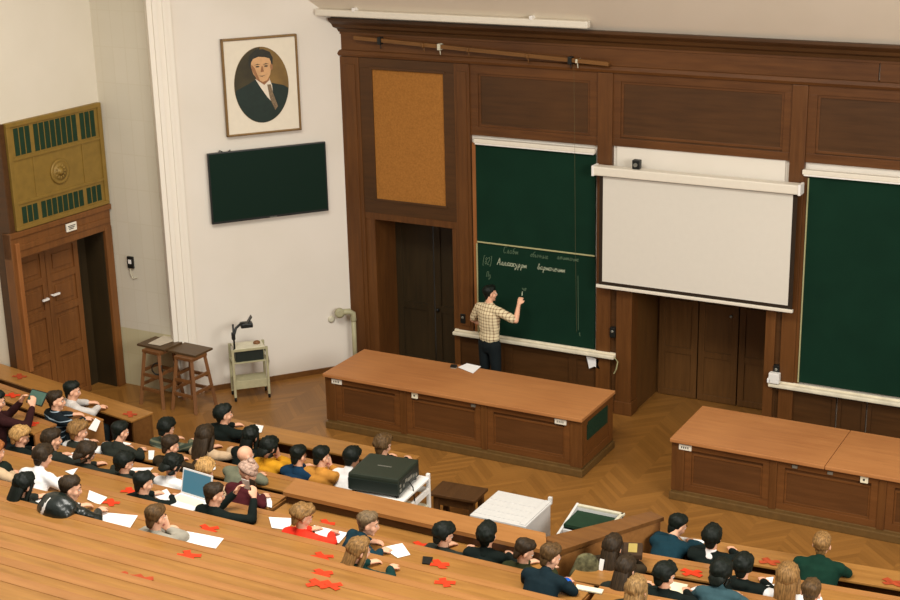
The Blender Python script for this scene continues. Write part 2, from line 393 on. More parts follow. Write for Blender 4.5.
# tables: seats of the students, sheets on the desks, tape crosses (world metres)
PEOPLE = [
 ('a1', -12.988, 14.15, 0.08, 0.0, 0.25, 0.92, -25, 12, 'write', 'short', 'black', 'charcoal', 0, 'person with short black hair in a charcoal jacket, writing beside the left aisle', {}),
 ('a2', -12.667, 14.85, 0.0, 0.0, 0.0, 0.82, -5, 25, 'write', 'bowl', 'black', 'stripegreen', 0, 'person with dark hair in a striped grey green jumper, bent over by the parquet edge', {}),
 ('a3', -12.046, 14.157, 0.08, 0.0, 0.0, 0.9, -30, 18, 'write', 'short', 'dbrown', 'dbrownjacket', 0, 'person with cropped brown hair in a dark brown jacket, behind the striped jumper', {}),
 ('a4', -12.008, 14.85, 0.0, 0.0, 0.0, 0.82, 5, 15, 'write', 'longfull', 'dbrown', 'beige', 0, 'person with big long dark hair and beige top, behind the one in black jumper', {'f': 1}),
 ('a5', -12.264, 15.6, 0.0, -8.0, 0.0, 0.82, -30, 0, 'write', 'bowl', 'black', 'black', 0, 'person in black jumper with a bowl haircut, front row nearest the wall cart', {}),
 ('a6', -11.458, 14.908, 0.0, 0.0, 0.45, 0.92, -5, 10, 'write', 'long', 'black', 'black', 0, 'person in black with long straight black hair, front row over a white sheet', {'f': 1}),
 ('a7', -10.988, 14.884, 0.0, 0.0, 0.0, 0.84, -15, 22, 'chin', 'bob', 'black', 'mustard', 0, 'person with a dark bob and mustard yellow cardigan, chin on hand', {'f': 1}),
 ('a8', -11.029, 14.179, 0.08, 0.0, 0.45, 0.94, -20, 15, 'write', 'bald', 'black', 'greygreen', 0, 'bald person in a grey green jacket behind the mustard cardigan', {}),
 ('a9', -10.502, 14.85, 0.0, 0.0, 0.0, 0.82, -10, 15, 'write', 'short', 'black', 'navy', 0, 'person with short black hair in a navy blue jumper, left of the barrier end', {}),
 ('a10', -10.176, 14.888, 0.0, 0.0, 0.0, 0.88, -20, 18, 'chin', 'short', 'black', 'ochre', 0, 'person with black hair in an ochre jumper, next to the projector cart', {}),
 ('a11', -9.87, 14.903, 0.0, 0.0, 0.5, 0.92, 0, 25, 'write', 'bowl', 'black', 'white', 0, 'person with black hair and white shirt, just left of the big projector', {'narrow': 1}),
 ('a12', -9.675, 15.614, 0.0, 0.0, 0.0, 0.82, -10, 10, 'write', 'curly', 'brown', 'black', 0, 'person with curly brown hair, head showing just above the big projector', {}),
 ('b1', -10.5, 13.434, 0.22, -8.0, 0.45, 1.0, -40, 25, 'write', 'beanie', 'beanie', 'maroon', 0, 'person in a pinkish knitted cap and maroon jumper over a pink sheet', {'f': 1}),
 ('b2', -11.42, 13.35, 0.22, 0.0, 0.15, 0.92, -20, 35, 'write', 'bob', 'black', 'white', 0, 'person with dark hair and white shirt behind the raised laptop lid', {'f': 1}),
 ('b3', -12.078, 13.3, 0.22, 0.0, 0.0, 0.82, -25, 20, 'write', 'bowl', 'black', 'charcoal', 0, 'person with round black hair over a long white sheet, left of the laptop', {'narrow': 1}),
 ('b4', -10.97, 13.355, 0.22, 5.0, 0.35, 0.92, 0, 20, 'write', 'curly', 'blond', 'beige', 0, 'person with fluffy fair hair and beige top, right of the laptop lid', {'f': 1}),
 ('c1', -11.156, 12.57, 0.43, 0.0, 0.0, 0.82, -30, 12, 'write', 'short', 'black', 'black', 0, 'person with black hair and black collar beside the open book and laptop', {}),
 ('c2', -10.155, 12.614, 0.43, -6.0, 0.0, 0.88, -35, 10, 'phone', 'short', 'dbrown', 'black', 0, 'person in black jumper holding a sheet and phone up in both hands', {}),
 ('c3', -8.922, 12.597, 0.43, -5.0, 0.0, 0.86, -30, 22, 'write', 'curly', 'lbrown', 'red', 0, 'person in a bright red shirt with wavy light brown hair', {}),
 ('c4', -8.372, 12.649, 0.43, -38.0, 0.45, 0.94, -22, 8, 'write', 'short', 'greybrown', 'navyteal', 0, 'person in dark navy jumper turned right, beside the square white sheet', {}),
 ('d1', -7.716, 11.867, 0.63, -8.0, 0.0, 0.84, -28, 12, 'write', 'long', 'lbrown', 'teal', 0, 'person with long light brown hair in a dark teal jacket, alone in the near rows', {'f': 1}),
 ('d2', -12.427, 12.009, 0.63, 0.0, 0.5, 1.0, -5, 20, 'write', 'bowl', 'dbrown', 'white', 0, 'person with brown hair and loose white shirt, left side of the hall', {}),
 ('d3', -13.079, 11.913, 0.63, 0.0, 0.45, 0.94, -10, 5, 'write', 'bowl', 'ginger', 'beige', 0, 'person in a beige jacket with ginger hair at the left picture edge', {}),
 ('e1', -11.046, 11.16, 0.9, -5.0, 0.15, 0.92, -42, 10, 'write', 'short', 'dbrown', 'leather', 0, 'person in a shiny black leather jacket with white stripes', {'wide': 1}),
 ('e2', -9.815, 11.19, 0.87, 0.0, 0.0, 0.82, -10, 15, 'chin', 'short', 'brown', 'grey', 0, 'person with cropped brown hair and grey top, near row beside a long white sheet', {}),
 ('e3', -11.67, 11.19, 0.87, 0.0, 0.0, 0.82, -10, 20, 'write', 'long', 'black', 'charcoal', 0, 'person with long straight black hair, near row left of the leather jacket', {'f': 1}),
 ('f1', -13.854, 13.327, 0.22, 0.0, 0.0, 0.86, -35, 20, 'write', 'bowl', 'blond', 'black', 0, 'person with fair hair in a dark top, left edge behind the tablet user', {}),
 ('f2', -13.344, 13.35, 0.22, 0.0, 0.05, 0.92, -35, 5, 'write', 'bowl', 'dbrown', 'charcoal', 0, 'person with dark brown hair and face turned right, between two fair heads', {}),
 ('f3', -13.558, 14.1, 0.08, 0.0, 0.0, 0.82, -35, 10, 'write', 'curly', 'lbrown', 'whitevest', 0, 'person with curly light brown hair and dark vest, by the tilted white sheets at left', {}),
 ('f4', -12.72, 13.319, 0.22, 0.0, 0.0, 0.84, -30, 30, 'write', 'bob', 'dbrown', 'charcoal', 0, 'person with dark hair bent low between two white sheets at left', {'f': 1, 'narrow': 1}),
 ('w1', -14.714, 15.24, 0.07, -22.5, 0.0, 0.84, -25, 8, 'write', 'short', 'black', 'palegrey', 0, 'person with black hair and pale grey shirt leaning over the aisle end desk', {}),
 ('w2', -14.27, 14.447, 0.25, -20.5, 0.0, 0.88, -35, 0, 'write', 'short', 'dbrown', 'stripenavy', 0, 'person in a navy polo with thin white stripes at the aisle', {}),
 ('w3', -14.692, 13.76, 0.4, -15.5, 0.0, 0.92, -25, 15, 'phone', 'short', 'black', 'maroondark', 0, 'person in dark maroon holding a tablet at the left picture edge', {}),
 ('g1', -7.5, 13.3, 0.22, 0.0, 0.0, 0.82, -25, 25, 'write', 'bowl', 'black', 'charcoal', 0, 'person with round black hair behind the barrier, left of a white sheet', {}),
 ('g2', -7.0, 13.355, 0.22, 6.0, 0.15, 0.92, -5, 0, 'write', 'bowl', 'black', 'black', 0, 'person in black against the barrier corner, head higher than neighbours', {}),
 ('g3', -6.52, 13.321, 0.22, -6.0, 0.0, 0.84, -35, 30, 'write', 'short', 'dbrown', 'olive', 0, 'person in dark olive jacket with head bowed, under the barrier corner', {}),
 ('g4', -6.06, 12.71, 0.43, -4.0, 0.5, 0.98, -30, 20, 'write', 'short', 'brown', 'darkblue', 0, 'person in black jacket with bright blue cuffs, near row by the barrier corner', {}),
 ('g5', -5.782, 14.102, 0.08, 5.0, 0.0, 0.82, -5, 10, 'write', 'long', 'dbrown', 'dbrownjacket', 0, 'person with long dark hair inside the barrier, right of the camouflage bag', {'f': 1}),
 ('h1', -5.488, 14.929, 0.0, -5.0, 0.7, 0.9, -30, 25, 'write', 'short', 'black', 'navyteal', 0, 'person in dark blue jacket bent over white sheets, front row beside the barrier', {}),
 ('h2', -4.92, 14.96, 0.0, 5.0, 0.0, 0.82, 0, 12, 'write', 'bowl', 'black', 'blackwc', 0, 'person in black with a white collar, front row right of the blue jacket', {}),
 ('h3', -3.74, 15.105, 0.0, 5.0, 0.45, 0.94, -3, -5, 'write', 'short', 'lbrown', 'green', 0, 'person in a broad dark green jumper with fair hair, alone on the right front bench', {'wide': 1}),
 ('i1', -4.331, 14.253, 0.08, 5.0, 0.0, 0.86, -5, 15, 'write', 'bowl', 'black', 'black', 0, 'person in a dark hooded top, head down between the white collar and long fair hair', {'hood': 1}),
 ('i2', -4.407, 13.561, 0.22, 5.0, 0.45, 0.96, -10, 15, 'write', 'bob', 'black', 'slate', 0, 'person with dark bob hair in a slate top in front of a white sheet', {'f': 1}),
 ('i3', -3.842, 14.271, 0.08, 5.0, 0.0, 0.82, 0, 5, 'write', 'longfull', 'lbrown', 'white', 0, 'person with long fair brown hair behind the dark green jumper', {'f': 1}),
 ('i4', -3.45, 13.576, 0.22, 5.0, 0.45, 0.94, -5, 10, 'write', 'short', 'brown', 'white', 0, 'person with short brown hair at the bottom edge right of the long fair hair', {}),
 ('i5', -5.34, 13.375, 0.22, 5.0, 0.0, 0.88, -10, 15, 'write', 'long', 'dbrown', 'charcoal', 0, 'person with sleek dark hair beside the desk end with the white strip', {'f': 1, 'narrow': 1}),
 ('i6', -4.92, 13.424, 0.22, 5.0, 0.0, 0.88, -30, 20, 'write', 'bowl', 'black', 'black', 0, 'person with black hair next to the cream sheet', {'narrow': 1}),
 ('i7', -4.943, 12.676, 0.43, 5.0, 0.0, 0.84, 0, 10, 'write', 'long', 'blonddark', 'charcoal', 0, 'person with wavy streaked fair hair at the bottom edge', {'f': 1}),
]
PAPERS = [
 ('paper', [(-9.99, 11.639), (-9.267, 11.698), (-9.204, 11.472), (-9.862, 11.41)], 1.77, 'white', 'long white sheet on near desk beside the cropped brown hair'),
 ('paper', [(-10.888, 11.615), (-10.469, 11.73), (-10.342, 11.44), (-10.739, 11.41)], 1.77, 'white', 'white sheet under the hand of the leather jacket wearer'),
 ('paper', [(-11.83, 11.561), (-11.521, 11.651), (-11.401, 11.421), (-11.659, 11.41)], 1.77, 'white', 'white sheet between the long black hair and the leather jacket'),
 ('paper', [(-11.784, 12.398), (-11.458, 12.341), (-11.397, 12.13), (-11.636, 12.194)], 1.53, 'white', 'white sheet right of the leather jacket shoulder'),
 ('paper', [(-9.675, 13.081), (-9.385, 13.18), (-9.283, 12.899), (-9.479, 12.86)], 1.33, 'white', 'white sheet left of the red shirt'),
 ('paper', [(-9.074, 13.125), (-8.611, 13.125), (-8.57, 12.87), (-8.872, 12.86)], 1.33, 'white', 'wide white sheet right of the red shirt'),
 ('paper', [(-8.076, 12.997), (-7.923, 13.18), (-7.709, 12.987), (-7.797, 12.86)], 1.33, 'white', 'tilted square white sheet by the navy jumper'),
 ('paper', [(-7.398, 13.711), (-7.254, 13.781), (-7.024, 13.757), (-6.988, 13.56), (-7.317, 13.534)], 1.13, 'white', 'white sheet against the inside of the barrier'),
 ('paper', [(-10.433, 13.89), (-10.313, 13.98), (-10.144, 13.801), (-10.047, 13.66), (-10.169, 13.66)], 1.12, 'white', 'rounded white sheet left of the barrier end'),
 ('paper', [(-10.914, 13.938), (-10.617, 13.98), (-10.54, 13.66)], 1.12, 'pink', 'pink sheet in front of the knitted cap'),
 ('paper', [(-13.485, 13.793), (-13.405, 13.98), (-13.172, 13.66)], 1.12, 'white', 'tilted white sheet by the curly light brown hair'),
 ('paper', [(-12.767, 13.035), (-12.68, 13.18), (-12.59, 12.983)], 1.33, 'white', 'small white sheet on the desk behind the curly hair'),
 ('paper', [(-12.529, 13.792), (-12.136, 13.98), (-12.085, 13.796), (-12.309, 13.66)], 1.12, 'white', 'long white sheet right of the round black hair'),
 ('paper', [(-13.381, 14.73), (-13.141, 14.73), (-13.09, 14.41)], 0.98, 'white', 'white sheet behind the charcoal jacket at the aisle'),
 ('paper', [(-12.775, 14.646), (-12.701, 14.681), (-12.52, 14.439), (-12.581, 14.41)], 0.98, 'white', 'narrow white sheet left of the dark brown jacket'),
 ('paper', [(-12.102, 15.999), (-12.132, 16.18), (-11.971, 16.2), (-11.862, 15.997), (-11.946, 15.88)], 0.9, 'white', 'white sheet on the front desk between two people in black'),
 ('paper', [(-11.843, 14.666), (-11.708, 14.73), (-11.568, 14.54), (-11.618, 14.41)], 0.98, 'white', 'white sheet behind the black jumper in front rows'),
 ('paper', [(-11.293, 15.339), (-11.214, 15.414), (-11.105, 15.209), (-11.197, 15.201)], 0.9, 'white', 'white sheet left of the navy blue jumper'),
 ('paper', [(-5.482, 15.508), (-5.163, 15.536), (-5.19, 15.213), (-5.303, 15.323)], 0.9, 'white', 'white sheet on the front desk by the blue jacket'),
 ('paper', [(-5.515, 14.005), (-5.37, 13.997), (-5.247, 13.802), (-5.411, 13.772)], 1.12, 'white', 'white sheet between sleek dark hair and black hair'),
 ('paper', [(-5.061, 14.045), (-4.853, 14.045), (-4.82, 13.762), (-4.978, 13.758)], 1.12, 'cream', 'cream sheet right of the black hair in the right block'),
 ('paper', [(-4.814, 13.937), (-4.746, 14.072), (-4.657, 13.913), (-4.722, 13.806)], 1.12, 'white', 'small white sheet left of the dark bob'),
 ('paper', [(-4.435, 14.049), (-4.311, 14.11), (-4.218, 13.961), (-4.306, 13.894)], 1.12, 'white', 'white sheet by the slate top at the bottom edge'),
 ('paper', [(-4.224, 14.813), (-4.151, 14.874), (-4.11, 14.664), (-4.149, 14.645)], 0.98, 'white', 'small white sheet left of the long fair hair'),
 ('folder', [(-5.778, 13.156), (-5.478, 13.18), (-5.464, 13.091), (-5.752, 13.071)], 1.33, 'cream', 'narrow cream folder on the desk right of the blue cuffs'),
 ('paper', [(-10.56, 19.434), (-10.516, 19.653), (-10.255, 19.625), (-10.225, 19.298)], 0.92, 'white', 'white sheet lying on the left demonstration desk'),
 ('paper', [(-11.321, 12.959), (-11.261, 13.18), (-11.024, 13.009), (-11.013, 12.86)], 1.33, 'white', 'open white booklet beside the laptop'),
 ('paper', [(-13.781, 14.605), (-13.962, 14.959), (-13.822, 14.902), (-13.618, 14.575)], 1.13, 'white', 'white sheets on the aisle end desk under the pale grey shirt'),
 ('smartphone', [(-7.559, 13.007), (-7.448, 13.035), (-7.399, 12.878), (-7.489, 12.86)], 1.33, 'black', 'black phone lying on the desk near red tape crosses'),
 ('smartphone', [(-9.996, 11.614), (-9.851, 11.604), (-9.804, 11.494), (-9.929, 11.513)], 1.77, 'black', 'small dark phone at the end of the long white sheet'),
 ('paper', [(-15.627, 18.138), (-15.643, 18.625), (-15.3, 18.507), (-15.383, 18.143)], 0.98, 'palegrey', 'pale sheet on the left stool board'),
]
MARKS = [
 ('w0', -13.89, -0.218),
 ('w0', -16.506, -0.163),
 ('w1', -15.663, -0.164),
 ('w2', -14.362, -0.155),
 ('m1', -11.331, -0.213),
 ('m0', -11.629, -0.27),
 ('m1', -9.876, -0.27),
 ('m3', -9.083, -0.206),
 ('m1', -8.351, -0.269),
 ('m2', -7.883, -0.248),
 ('m3', -7.571, -0.122),
 ('m3', -7.434, -0.1),
 ('b', -7.92, -0.27),
 ('b', -9.204, -0.27),
 ('m0', -7.31, -0.27),
 ('m1', -6.879, -0.195),
 ('m5', -8.716, -0.27),
 ('m5', -8.557, -0.246),
 ('r0', -5.017, -0.244),
 ('r-1', -4.364, -0.27),
 ('r-1', -2.993, -0.27),
]
# ------------------------------------------------------------------ the room shell
YW = 20.9                                     # face of the panelled front wall
CT = Vector((-13.36, 20.89)); A51 = math.radians(51.0)
MT = Matrix.Translation((CT.x, CT.y, 0)) @ Matrix.Rotation(A51, 4, 'Z')    # local x runs along the white side wall (negative = towards the door)
# in MT space: wall face y = 0, room on -y side, s = -x
C2 = Vector((-16.58, 18.5)); MD = Matrix.Translation((C2.x, C2.y, 0)) @ Matrix.Rotation(math.radians(86.5), 4, 'Z')
# in MD space: wall face y = 0, room on the -y side (towards +X world), s = -x towards the camera

b = BM(); box(b, -22, 2, -2, 22.4, -.2, 0); struct('floor', b, 'parquet')
b = BM()
box(b, -13.40, -12.9, YW+.02, YW+1.3, 0, 9.5); box(b, -11.3, -8.5, YW+.02, YW+1.3, 0, 9.5); box(b, -5.95, 1.5, YW+.02, YW+1.3, 0, 9.5)
box(b, -12.9, -11.3, YW+.02, YW+1.3, 2.76, 9.5); box(b, -8.5, -5.95, YW+.02, YW+1.3, 3.95, 9.5)
struct('wall_front', b, 'plaster')
b = BM(); box(b, -3.0, .6, .0, .3, 0, 9.5, mat=MT); struct('wall_side', b, 'plaster')
b = BM(); box(b, -3.16, -2.78, -.07, .12, 0, 9.5, .012, mat=MT); box(b, -3.08, -3.0, -.10, -.06, 0, 9.5, .01, mat=MT); box(b, -2.92, -2.86, -.09, -.06, 0, 9.5, .01, mat=MT)
struct('trim_1', b, 'white_trim')
b = BM(); box(b, -16.62, -15.3, 18.56, 18.9, 0, 9.5); struct('wall_return', b, 'plaster_return')
# left wall with the double door opening: s .10-1.95, z 0-2.76
b = BM()
box(b, -.10, .12, 0, .5, 0, 9.5, mat=MD); box(b, -9, -2.04, 1.25, 1.7, 0, 9.5, mat=MD); box(b, -2.06, -2.0, 0, 1.7, 0, 9.5, mat=MD); box(b, -2.0, -.10, 0, .5, 2.76, 9.5, mat=MD)
struct('wall_left', b, 'plaster_left')
b = BM(); box(b, -2.7, .6, -.02, .07, 0, .09, mat=MT); 
struct('baseboard_side', b, 'bench_dark')
# ceiling: 45 degree cove above the cornice, then flat
b = BM()
prism(b, [(-17, 20.80, 6.02), (-17, 16.4, 10.42), (-17, 16.4, 10.6), (-17, 21.2, 6.3)], (19, 0, 0))
box(b, -17, 2, 13.8, 16.45, 10.42, 10.6)
struct('ceiling', b, 'ceiling_paint')

# ---- front wall joinery
b = BM()
prism(b, [(-13.44, YW, 5.84), (-13.44, YW-.10, 5.86), (-13.50, YW-.16, 5.93), (-13.56, YW-.24, 5.99), (-13.56, YW-.26, 6.06), (-13.44, YW+.05, 6.06)], (0, 0, 0.0001)) if False else None
prof = [(YW+.03, 5.82), (YW-.06, 5.82), (YW-.08, 5.87), (YW-.13, 5.90), (YW-.15, 5.95), (YW-.22, 6.0), (YW-.24, 6.02), (YW-.24, 6.06), (YW+.03, 6.06)]
prism(b, [(-13.47, y, z) for y, z in prof], (15, 0, 0)); struct('trim_2', b, 'panel_dark')           # cornice
b = BM(); box(b, -13.40, -4.71, YW-.03, YW+.03, 5.42, 5.83); box(b, -4.69, 1.5, YW-.03, YW+.03, 5.42, 5.83)
prism(b, [(-13.43, YW, 5.42), (-13.43, YW-.07, 5.43), (-13.43, YW-.09, 5.47), (-13.43, YW-.06, 5.52), (-13.43, YW, 5.54)], (15, 0, 0))
box(b, -13.40, 1.5, YW-.045, YW, 5.78, 5.82, .005)
struct('trim_3', b, 'panel_wood')                                                                    # frieze
b = BM()
box(b, -13.40, -13.04, YW-.06, YW+.03, 0, 5.42, .008); box(b, -13.33, -13.11, YW-.075, YW, .3, 5.3, .006)
box(b, -11.29, -11.02, YW-.06, YW+.03, .9, 5.42, .008); box(b, -11.24, -11.07, YW-.075, YW, 1.1, 5.3, .006)
box(b, -8.84, -8.60, YW-.06, YW+.03, .0, 5.42, .008); box(b, -8.50, -8.24, YW-.06, YW+.2, 0, 3.85, .008)
box(b, -6.12, -5.97, YW-.06, YW+.2, 0, 3.85, .008); box(b, -5.88, -5.66, YW-.06, YW+.03, 0, 5.42, .008)
box(b, -8.52, -8.22, YW-.08, YW+.2, 0, .22, .008)
struct('trim_4', b, 'panel_wood_v')                                                                  # posts
b = BM(); box(b, -8.61, -8.49, YW-.012, YW+.2, .88, 3.9); box(b, -5.98, -5.87, YW-.012, YW+.2, .86, 3.9)
struct('trim_5', b, 'panel_dark')
b = BM()
framed(b, -11.02, -8.84, 4.30, 5.42, YW-.03, .14, .1, 0, 1); framed(b, -10.88, -8.98, 4.44, 5.28, YW-.012, .04, .08, 0, 1, .02)
framed(b, -8.60, -5.88, 4.32, 5.42, YW-.03, .12, .1, 0, 1); framed(b, -8.48, -6.0, 4.46, 5.30, YW-.012, .04, .08, 0, 1, .02)
framed(b, -5.66, -2.4, 4.32, 5.42, YW-.03, .13, .1, 0, 1); framed(b, -5.53, -2.53, 4.46, 5.29, YW-.012, .04, .08, 0, 1, .02)
struct('trim_6', b, ('panel_wood', 'panel_dark'))                                                    # upper panels
b = BM(); box(b, -8.54, -5.95, YW-.005, YW+.05, 3.7, 4.32); struct('trim_7', b, 'plaster')           # white strip behind the screen
b = BM()
for x0, x1 in ((-11.35, -10.40), (-10.40, -9.25), (-9.25, -8.50)):
    framed(b, x0, x1, .02, .88, YW-.03, .07, .1, 0, 0, .02)
for x0, x1 in ((-6.0, -5.02), (-5.0, -4.58), (-4.56, -3.9), (-3.88, -2.6)):
    framed(b, x0, x1, .02, .86, YW-.03, .06, .1, 0, 0, .02)
struct('wall_front_dado', b, 'panel_dark')
# left recess with its dark doors
b = BM()
box(b, -13.05, -12.86, YW-.035, YW+.8, 0, 2.73, .006); box(b, -11.39, -11.285, YW-.035, YW+.8, 0, 2.73, .006)
box(b, -13.06, -11.28, YW-.045, YW+.79, 2.725, 2.845, .006)
struct('trim_8', b, 'panel_wood_v')
b = BM()
for x0, x1 in ((-12.86, -12.13), (-12.11, -11.39)):
    framed(b, x0, x1, .01, 2.72, YW+.62, .12, .06, 0, 0, .02)
    box(b, x0+.12, x1-.12, YW+.62, YW+.66, 1.0, 1.12)
d = struct('door_1', b, 'door_dark')
b = BM(); ball(b, (-12.05, YW+.59, 1.05), .03); obj('door_handle', b, 'black_plastic', d, True)
# middle recess behind the projection screen
b = BM()
box(b, -8.31, -8.25, YW+.01, YW+1.2, 0, 4.0); box(b, -6.11, -6.05, YW+.01, YW+1.2, 0, 4.0)
box(b, -8.3, -6.06, YW, YW+1.2, 3.9, 4.0); box(b, -8.3, -6.06, YW+1.12, YW+1.2, 0, 4.0)
struct('trim_9', b, 'recess_wood')
b = BM()
for x0, x1 in ((-8.2, -7.55), (-7.53, -6.88), (-6.86, -6.2)):
    framed(b, x0, x1, .01, 2.9, YW+1.05, .10, .06, 0, 0, .02)
    for z in (.75, 1.55): box(b, x0+.1, x1-.1, YW+1.05, YW+1.09, z, z+.1)
d = struct('door_2', b, 'recess_wood')
b = BM(); ball(b, (-7.0, YW+1.03, 1.5), .025); obj('door_handle', b, 'grey_metal', d, True)

# ---- left double door in its recess, with the bronze grille above
b = BM()
box(b, -.12, .03, -.06, .12, 0, 2.80, .01, MD); box(b, -2.12, -1.95, -.06, .12, 0, 3.16, .01, MD)
box(b, -2.12, .03, -.05, .12, 2.74, 3.16, .01, MD); box(b, -2.0, .0, -.07, .0, 2.86, 2.95, .01, MD)
box(b, -2.12, .05, -.08, .0, 3.08, 3.17, .012, MD)
struct('trim_10', b, 'door_wood')
b = BM()
box(b, -.14, -.10, 0, .5, 0, 2.76, mat=MD); box(b, -.52, -.14, .42, .5, 0, 2.76, mat=MD); box(b, -2.0, -1.97, 0, .5, 0, 2.76, mat=MD)
struct('trim_11', b, 'door_dark')
b = BM(); box(b, -2.10, -1.99, -.05, .3, 0, 4.85, .01, MD); struct('trim_13', b, 'panel_dark')
b = BM(); box(b, -2.06, -1.98, -.10, -.05, .9, 3.0, .01, MD); struct('trim_12', b, 'orange_wood')
def leaf(x0, x1):
    t = BM(); y = .22
    framed(t, x0, x1, .02, 2.72, y, .10, .07, 0, 0, .025)
    for z in (.82, 1.55, 2.1): box(t, x0+.09, x1-.09, y, y+.05, z, z+.12, .004)
    for z0, z1 in ((.14, .80), (.96, 1.53), (1.69, 2.08), (2.24, 2.60)):
        box(t, x0+.16, x1-.16, y+.008, y+.04, z0+.06, z1-.06, .008)
    m = BM(); merge(m, t, MD); return m
d = struct('door_3', leaf(-1.94, -1.225), 'door_wood')
b = BM(); beam(b, MD @ Vector((-1.27, .17, 1.86)), MD @ Vector((-1.40, .17, 1.86)), .03, .03); rodm(b, MD @ Vector((-1.27, .17, 1.86)), MD @ Vector((-1.27, .23, 1.86)), .014); obj('door_handle', b, 'white_plastic', d)
d = struct('door_4', leaf(-1.215, -.50), 'door_wood')
b = BM(); beam(b, MD @ Vector((-1.17, .17, 1.89)), MD @ Vector((-1.03, .17, 1.89)), .03, .03); rodm(b, MD @ Vector((-1.17, .17, 1.89)), MD @ Vector((-1.17, .23, 1.89)), .014); obj('door_handle', b, 'white_plastic', d)

# ventilation grille panel
g = thing('ventilation_grille', 'bronze coloured grille panel with round rosette above the left double door', 'grille')
t = BM()
box(t, -1.98, .02, -.06, .0, 3.18, 4.85, .01); box(t, -1.98, .02, -.085, -.05, 4.78, 4.85, .008); box(t, -1.98, .02, -.085, -.05, 3.18, 3.24, .008)
box(t, -1.98, -1.90, -.085, -.05, 3.24, 4.78, .008); box(t, -.06, .02, -.085, -.05, 3.24, 4.78, .008)
for z in (3.58, 4.26): box(t, -1.9, -.06, -.08, -.05, z, z+.04, .006)
for x in (-1.50, -.46): box(t, x-.012, x+.012, -.075, -.05, 3.62, 4.26, .005)
m = BM(); merge(m, t, MD); obj('panel', m, 'bronze', g)
def slots(z0, z1, rng):
    t = BM()
    for x0, x1 in rng: box(t, x0, x1, -.066, -.055, z0, z1)
    m = BM(); merge(m, t, MD); return m
rng = []
def fill(a, c, n):
    st = (c-a)/n
    for i in range(n): rng.append((a+i*st+.012, a+(i+1)*st-.012))
fill(-1.84, -1.50, 3); fill(-1.44, -.52, 8); fill(-.46, -.12, 3)
obj('upper_slots', slots(4.33, 4.75, rng), 'slot_dark', g); obj('lower_slots', slots(3.27, 3.53, rng), 'slot_dark', g)
t = BM(); Rr = Matrix.Translation((-.98, -.06, 3.92)) @ Matrix.Rotation(math.radians(90), 4, 'X')
lathe(t, [(.20, 0), (.20, .02), (.18, .035), (.155, .02), (.14, .02), (.135, .03), (.05, .022), (.05, .045), (.02, .06)], seg=28, mat=Rr)
for k in range(12):
    a = k*math.pi/6
    ball(t, (-.98+.095*math.cos(a), -.085, 3.92+.095*math.sin(a)), (.03, .012, .016), 8, 6, Matrix.Rotation(-a, 3, 'Y'))
m = BM(); merge(m, t, MD); obj('rosette', m, 'bronze', g, True)
s_ = thing('door_sign', 'small white sign plate over the left double door', 'sign')
t = BM(); box(t, -.99, -.77, -.10, -.075, 2.93, 3.06, .004); m = BM(); merge(m, t, MD); obj('plate', m, 'label_white', s_)
t = BM()
for z, a, c in ((3.02, -.96, -.80), (2.995, -.95, -.82), (2.97, -.94, -.84)): box(t, a, c, -.104, -.099, z-.006, z+.006)
m = BM(); merge(m, t, MD); obj('lettering', m, 'ink', s_)
sw = thing('light_switch', 'small dark switch box on the tiled wall beside the left door', 'switch', (-16.19, 18.55, 2.2))
b = BM(); box(b, -.06, .06, -.03, .01, -.10, .10, .006); obj('box', b, 'black_plastic', sw)
b = BM(); box(b, -.03, .03, -.04, -.028, -.02, .05, .004); obj('rocker', b, 'white_plastic', sw)
b = BM(); chain(b, [(-.02, -.01, -.10), (-.03, -.01, -.2), (.02, -.01, -.28), (.10, -.01, -.25)], .008, 6); obj('cable', b, 'cream_paint', sw)

# ------------------------------------------------------------------ things on the walls
tv = thing('television', 'wide flat black television hung on the white side wall', 'television')
t = BM(); box(t, -2.385, -.40, -.10, -.045, 2.885, 4.055, .012); box(t, -1.8, -.9, -.05, -.005, 3.1, 3.8, .01); m = BM(); merge(m, t, MT); obj('case', m, 'black_plastic', tv)
t = BM(); box(t, -2.36, -.425, -.104, -.098, 2.925, 4.035, .001); m = BM(); merge(m, t, MT); obj('screen', m, 'tv_glass', tv)
t = BM(); 
for k in range(7): box(t, -1.42+k*.018, -1.41+k*.018, -.106, -.10, 2.893, 2.907)
m = BM(); merge(m, t, MT); obj('lettering', m, 'grey_metal', tv)
t = BM(); chain(t, [(-2.2, -.06, 4.03), (-2.17, -.06, 4.08), (-2.12, -.06, 4.05)], .01, 6); chain(t, [(-2.05, -.06, 4.03), (-2.0, -.06, 4.07)], .01, 6); m = BM(); merge(m, t, MT); obj('cable', m, 'black_plastic', tv)

# portrait
po = thing('framed_portrait', 'framed oval portrait of a man in suit and tie on the white side wall', 'picture')
def mt(bm): m = BM(); merge(m, bm, MT); return m
X0, X1, Z0, Z1 = -2.035, -.79, 4.285, 5.845
t = BM()
for bx in ((X0, X1, Z0, Z0+.035), (X0, X1, Z1-.035, Z1), (X0, X0+.035, Z0, Z1), (X1-.035, X1, Z0, Z1)): box(t, bx[0], bx[1], -.09, -.01, bx[2], bx[3], .012)
obj('frame', mt(t), 'frame_gold', po)
t = BM(); box(t, X0+.03, X1-.03, -.065, -.012, Z0+.03, Z1-.03); obj('mount', mt(t), 'mat_board', po)
cx, cz, rx, rz_ = -1.415, 5.075, .45, .61
def flat(pts, y, th=.003):
    t = BM(); prism(t, [(p[0], y, p[1]) for p in pts], (0, th, 0)); return mt(t)
def ell(c, r, n=40, a0=0, a1=360): return [(c[0]+r[0]*math.cos(math.radians(a0+(a1-a0)*k/n)), c[1]+r[1]*math.sin(math.radians(a0+(a1-a0)*k/n))) for k in range(n + (0 if a1-a0 == 360 else 1))]
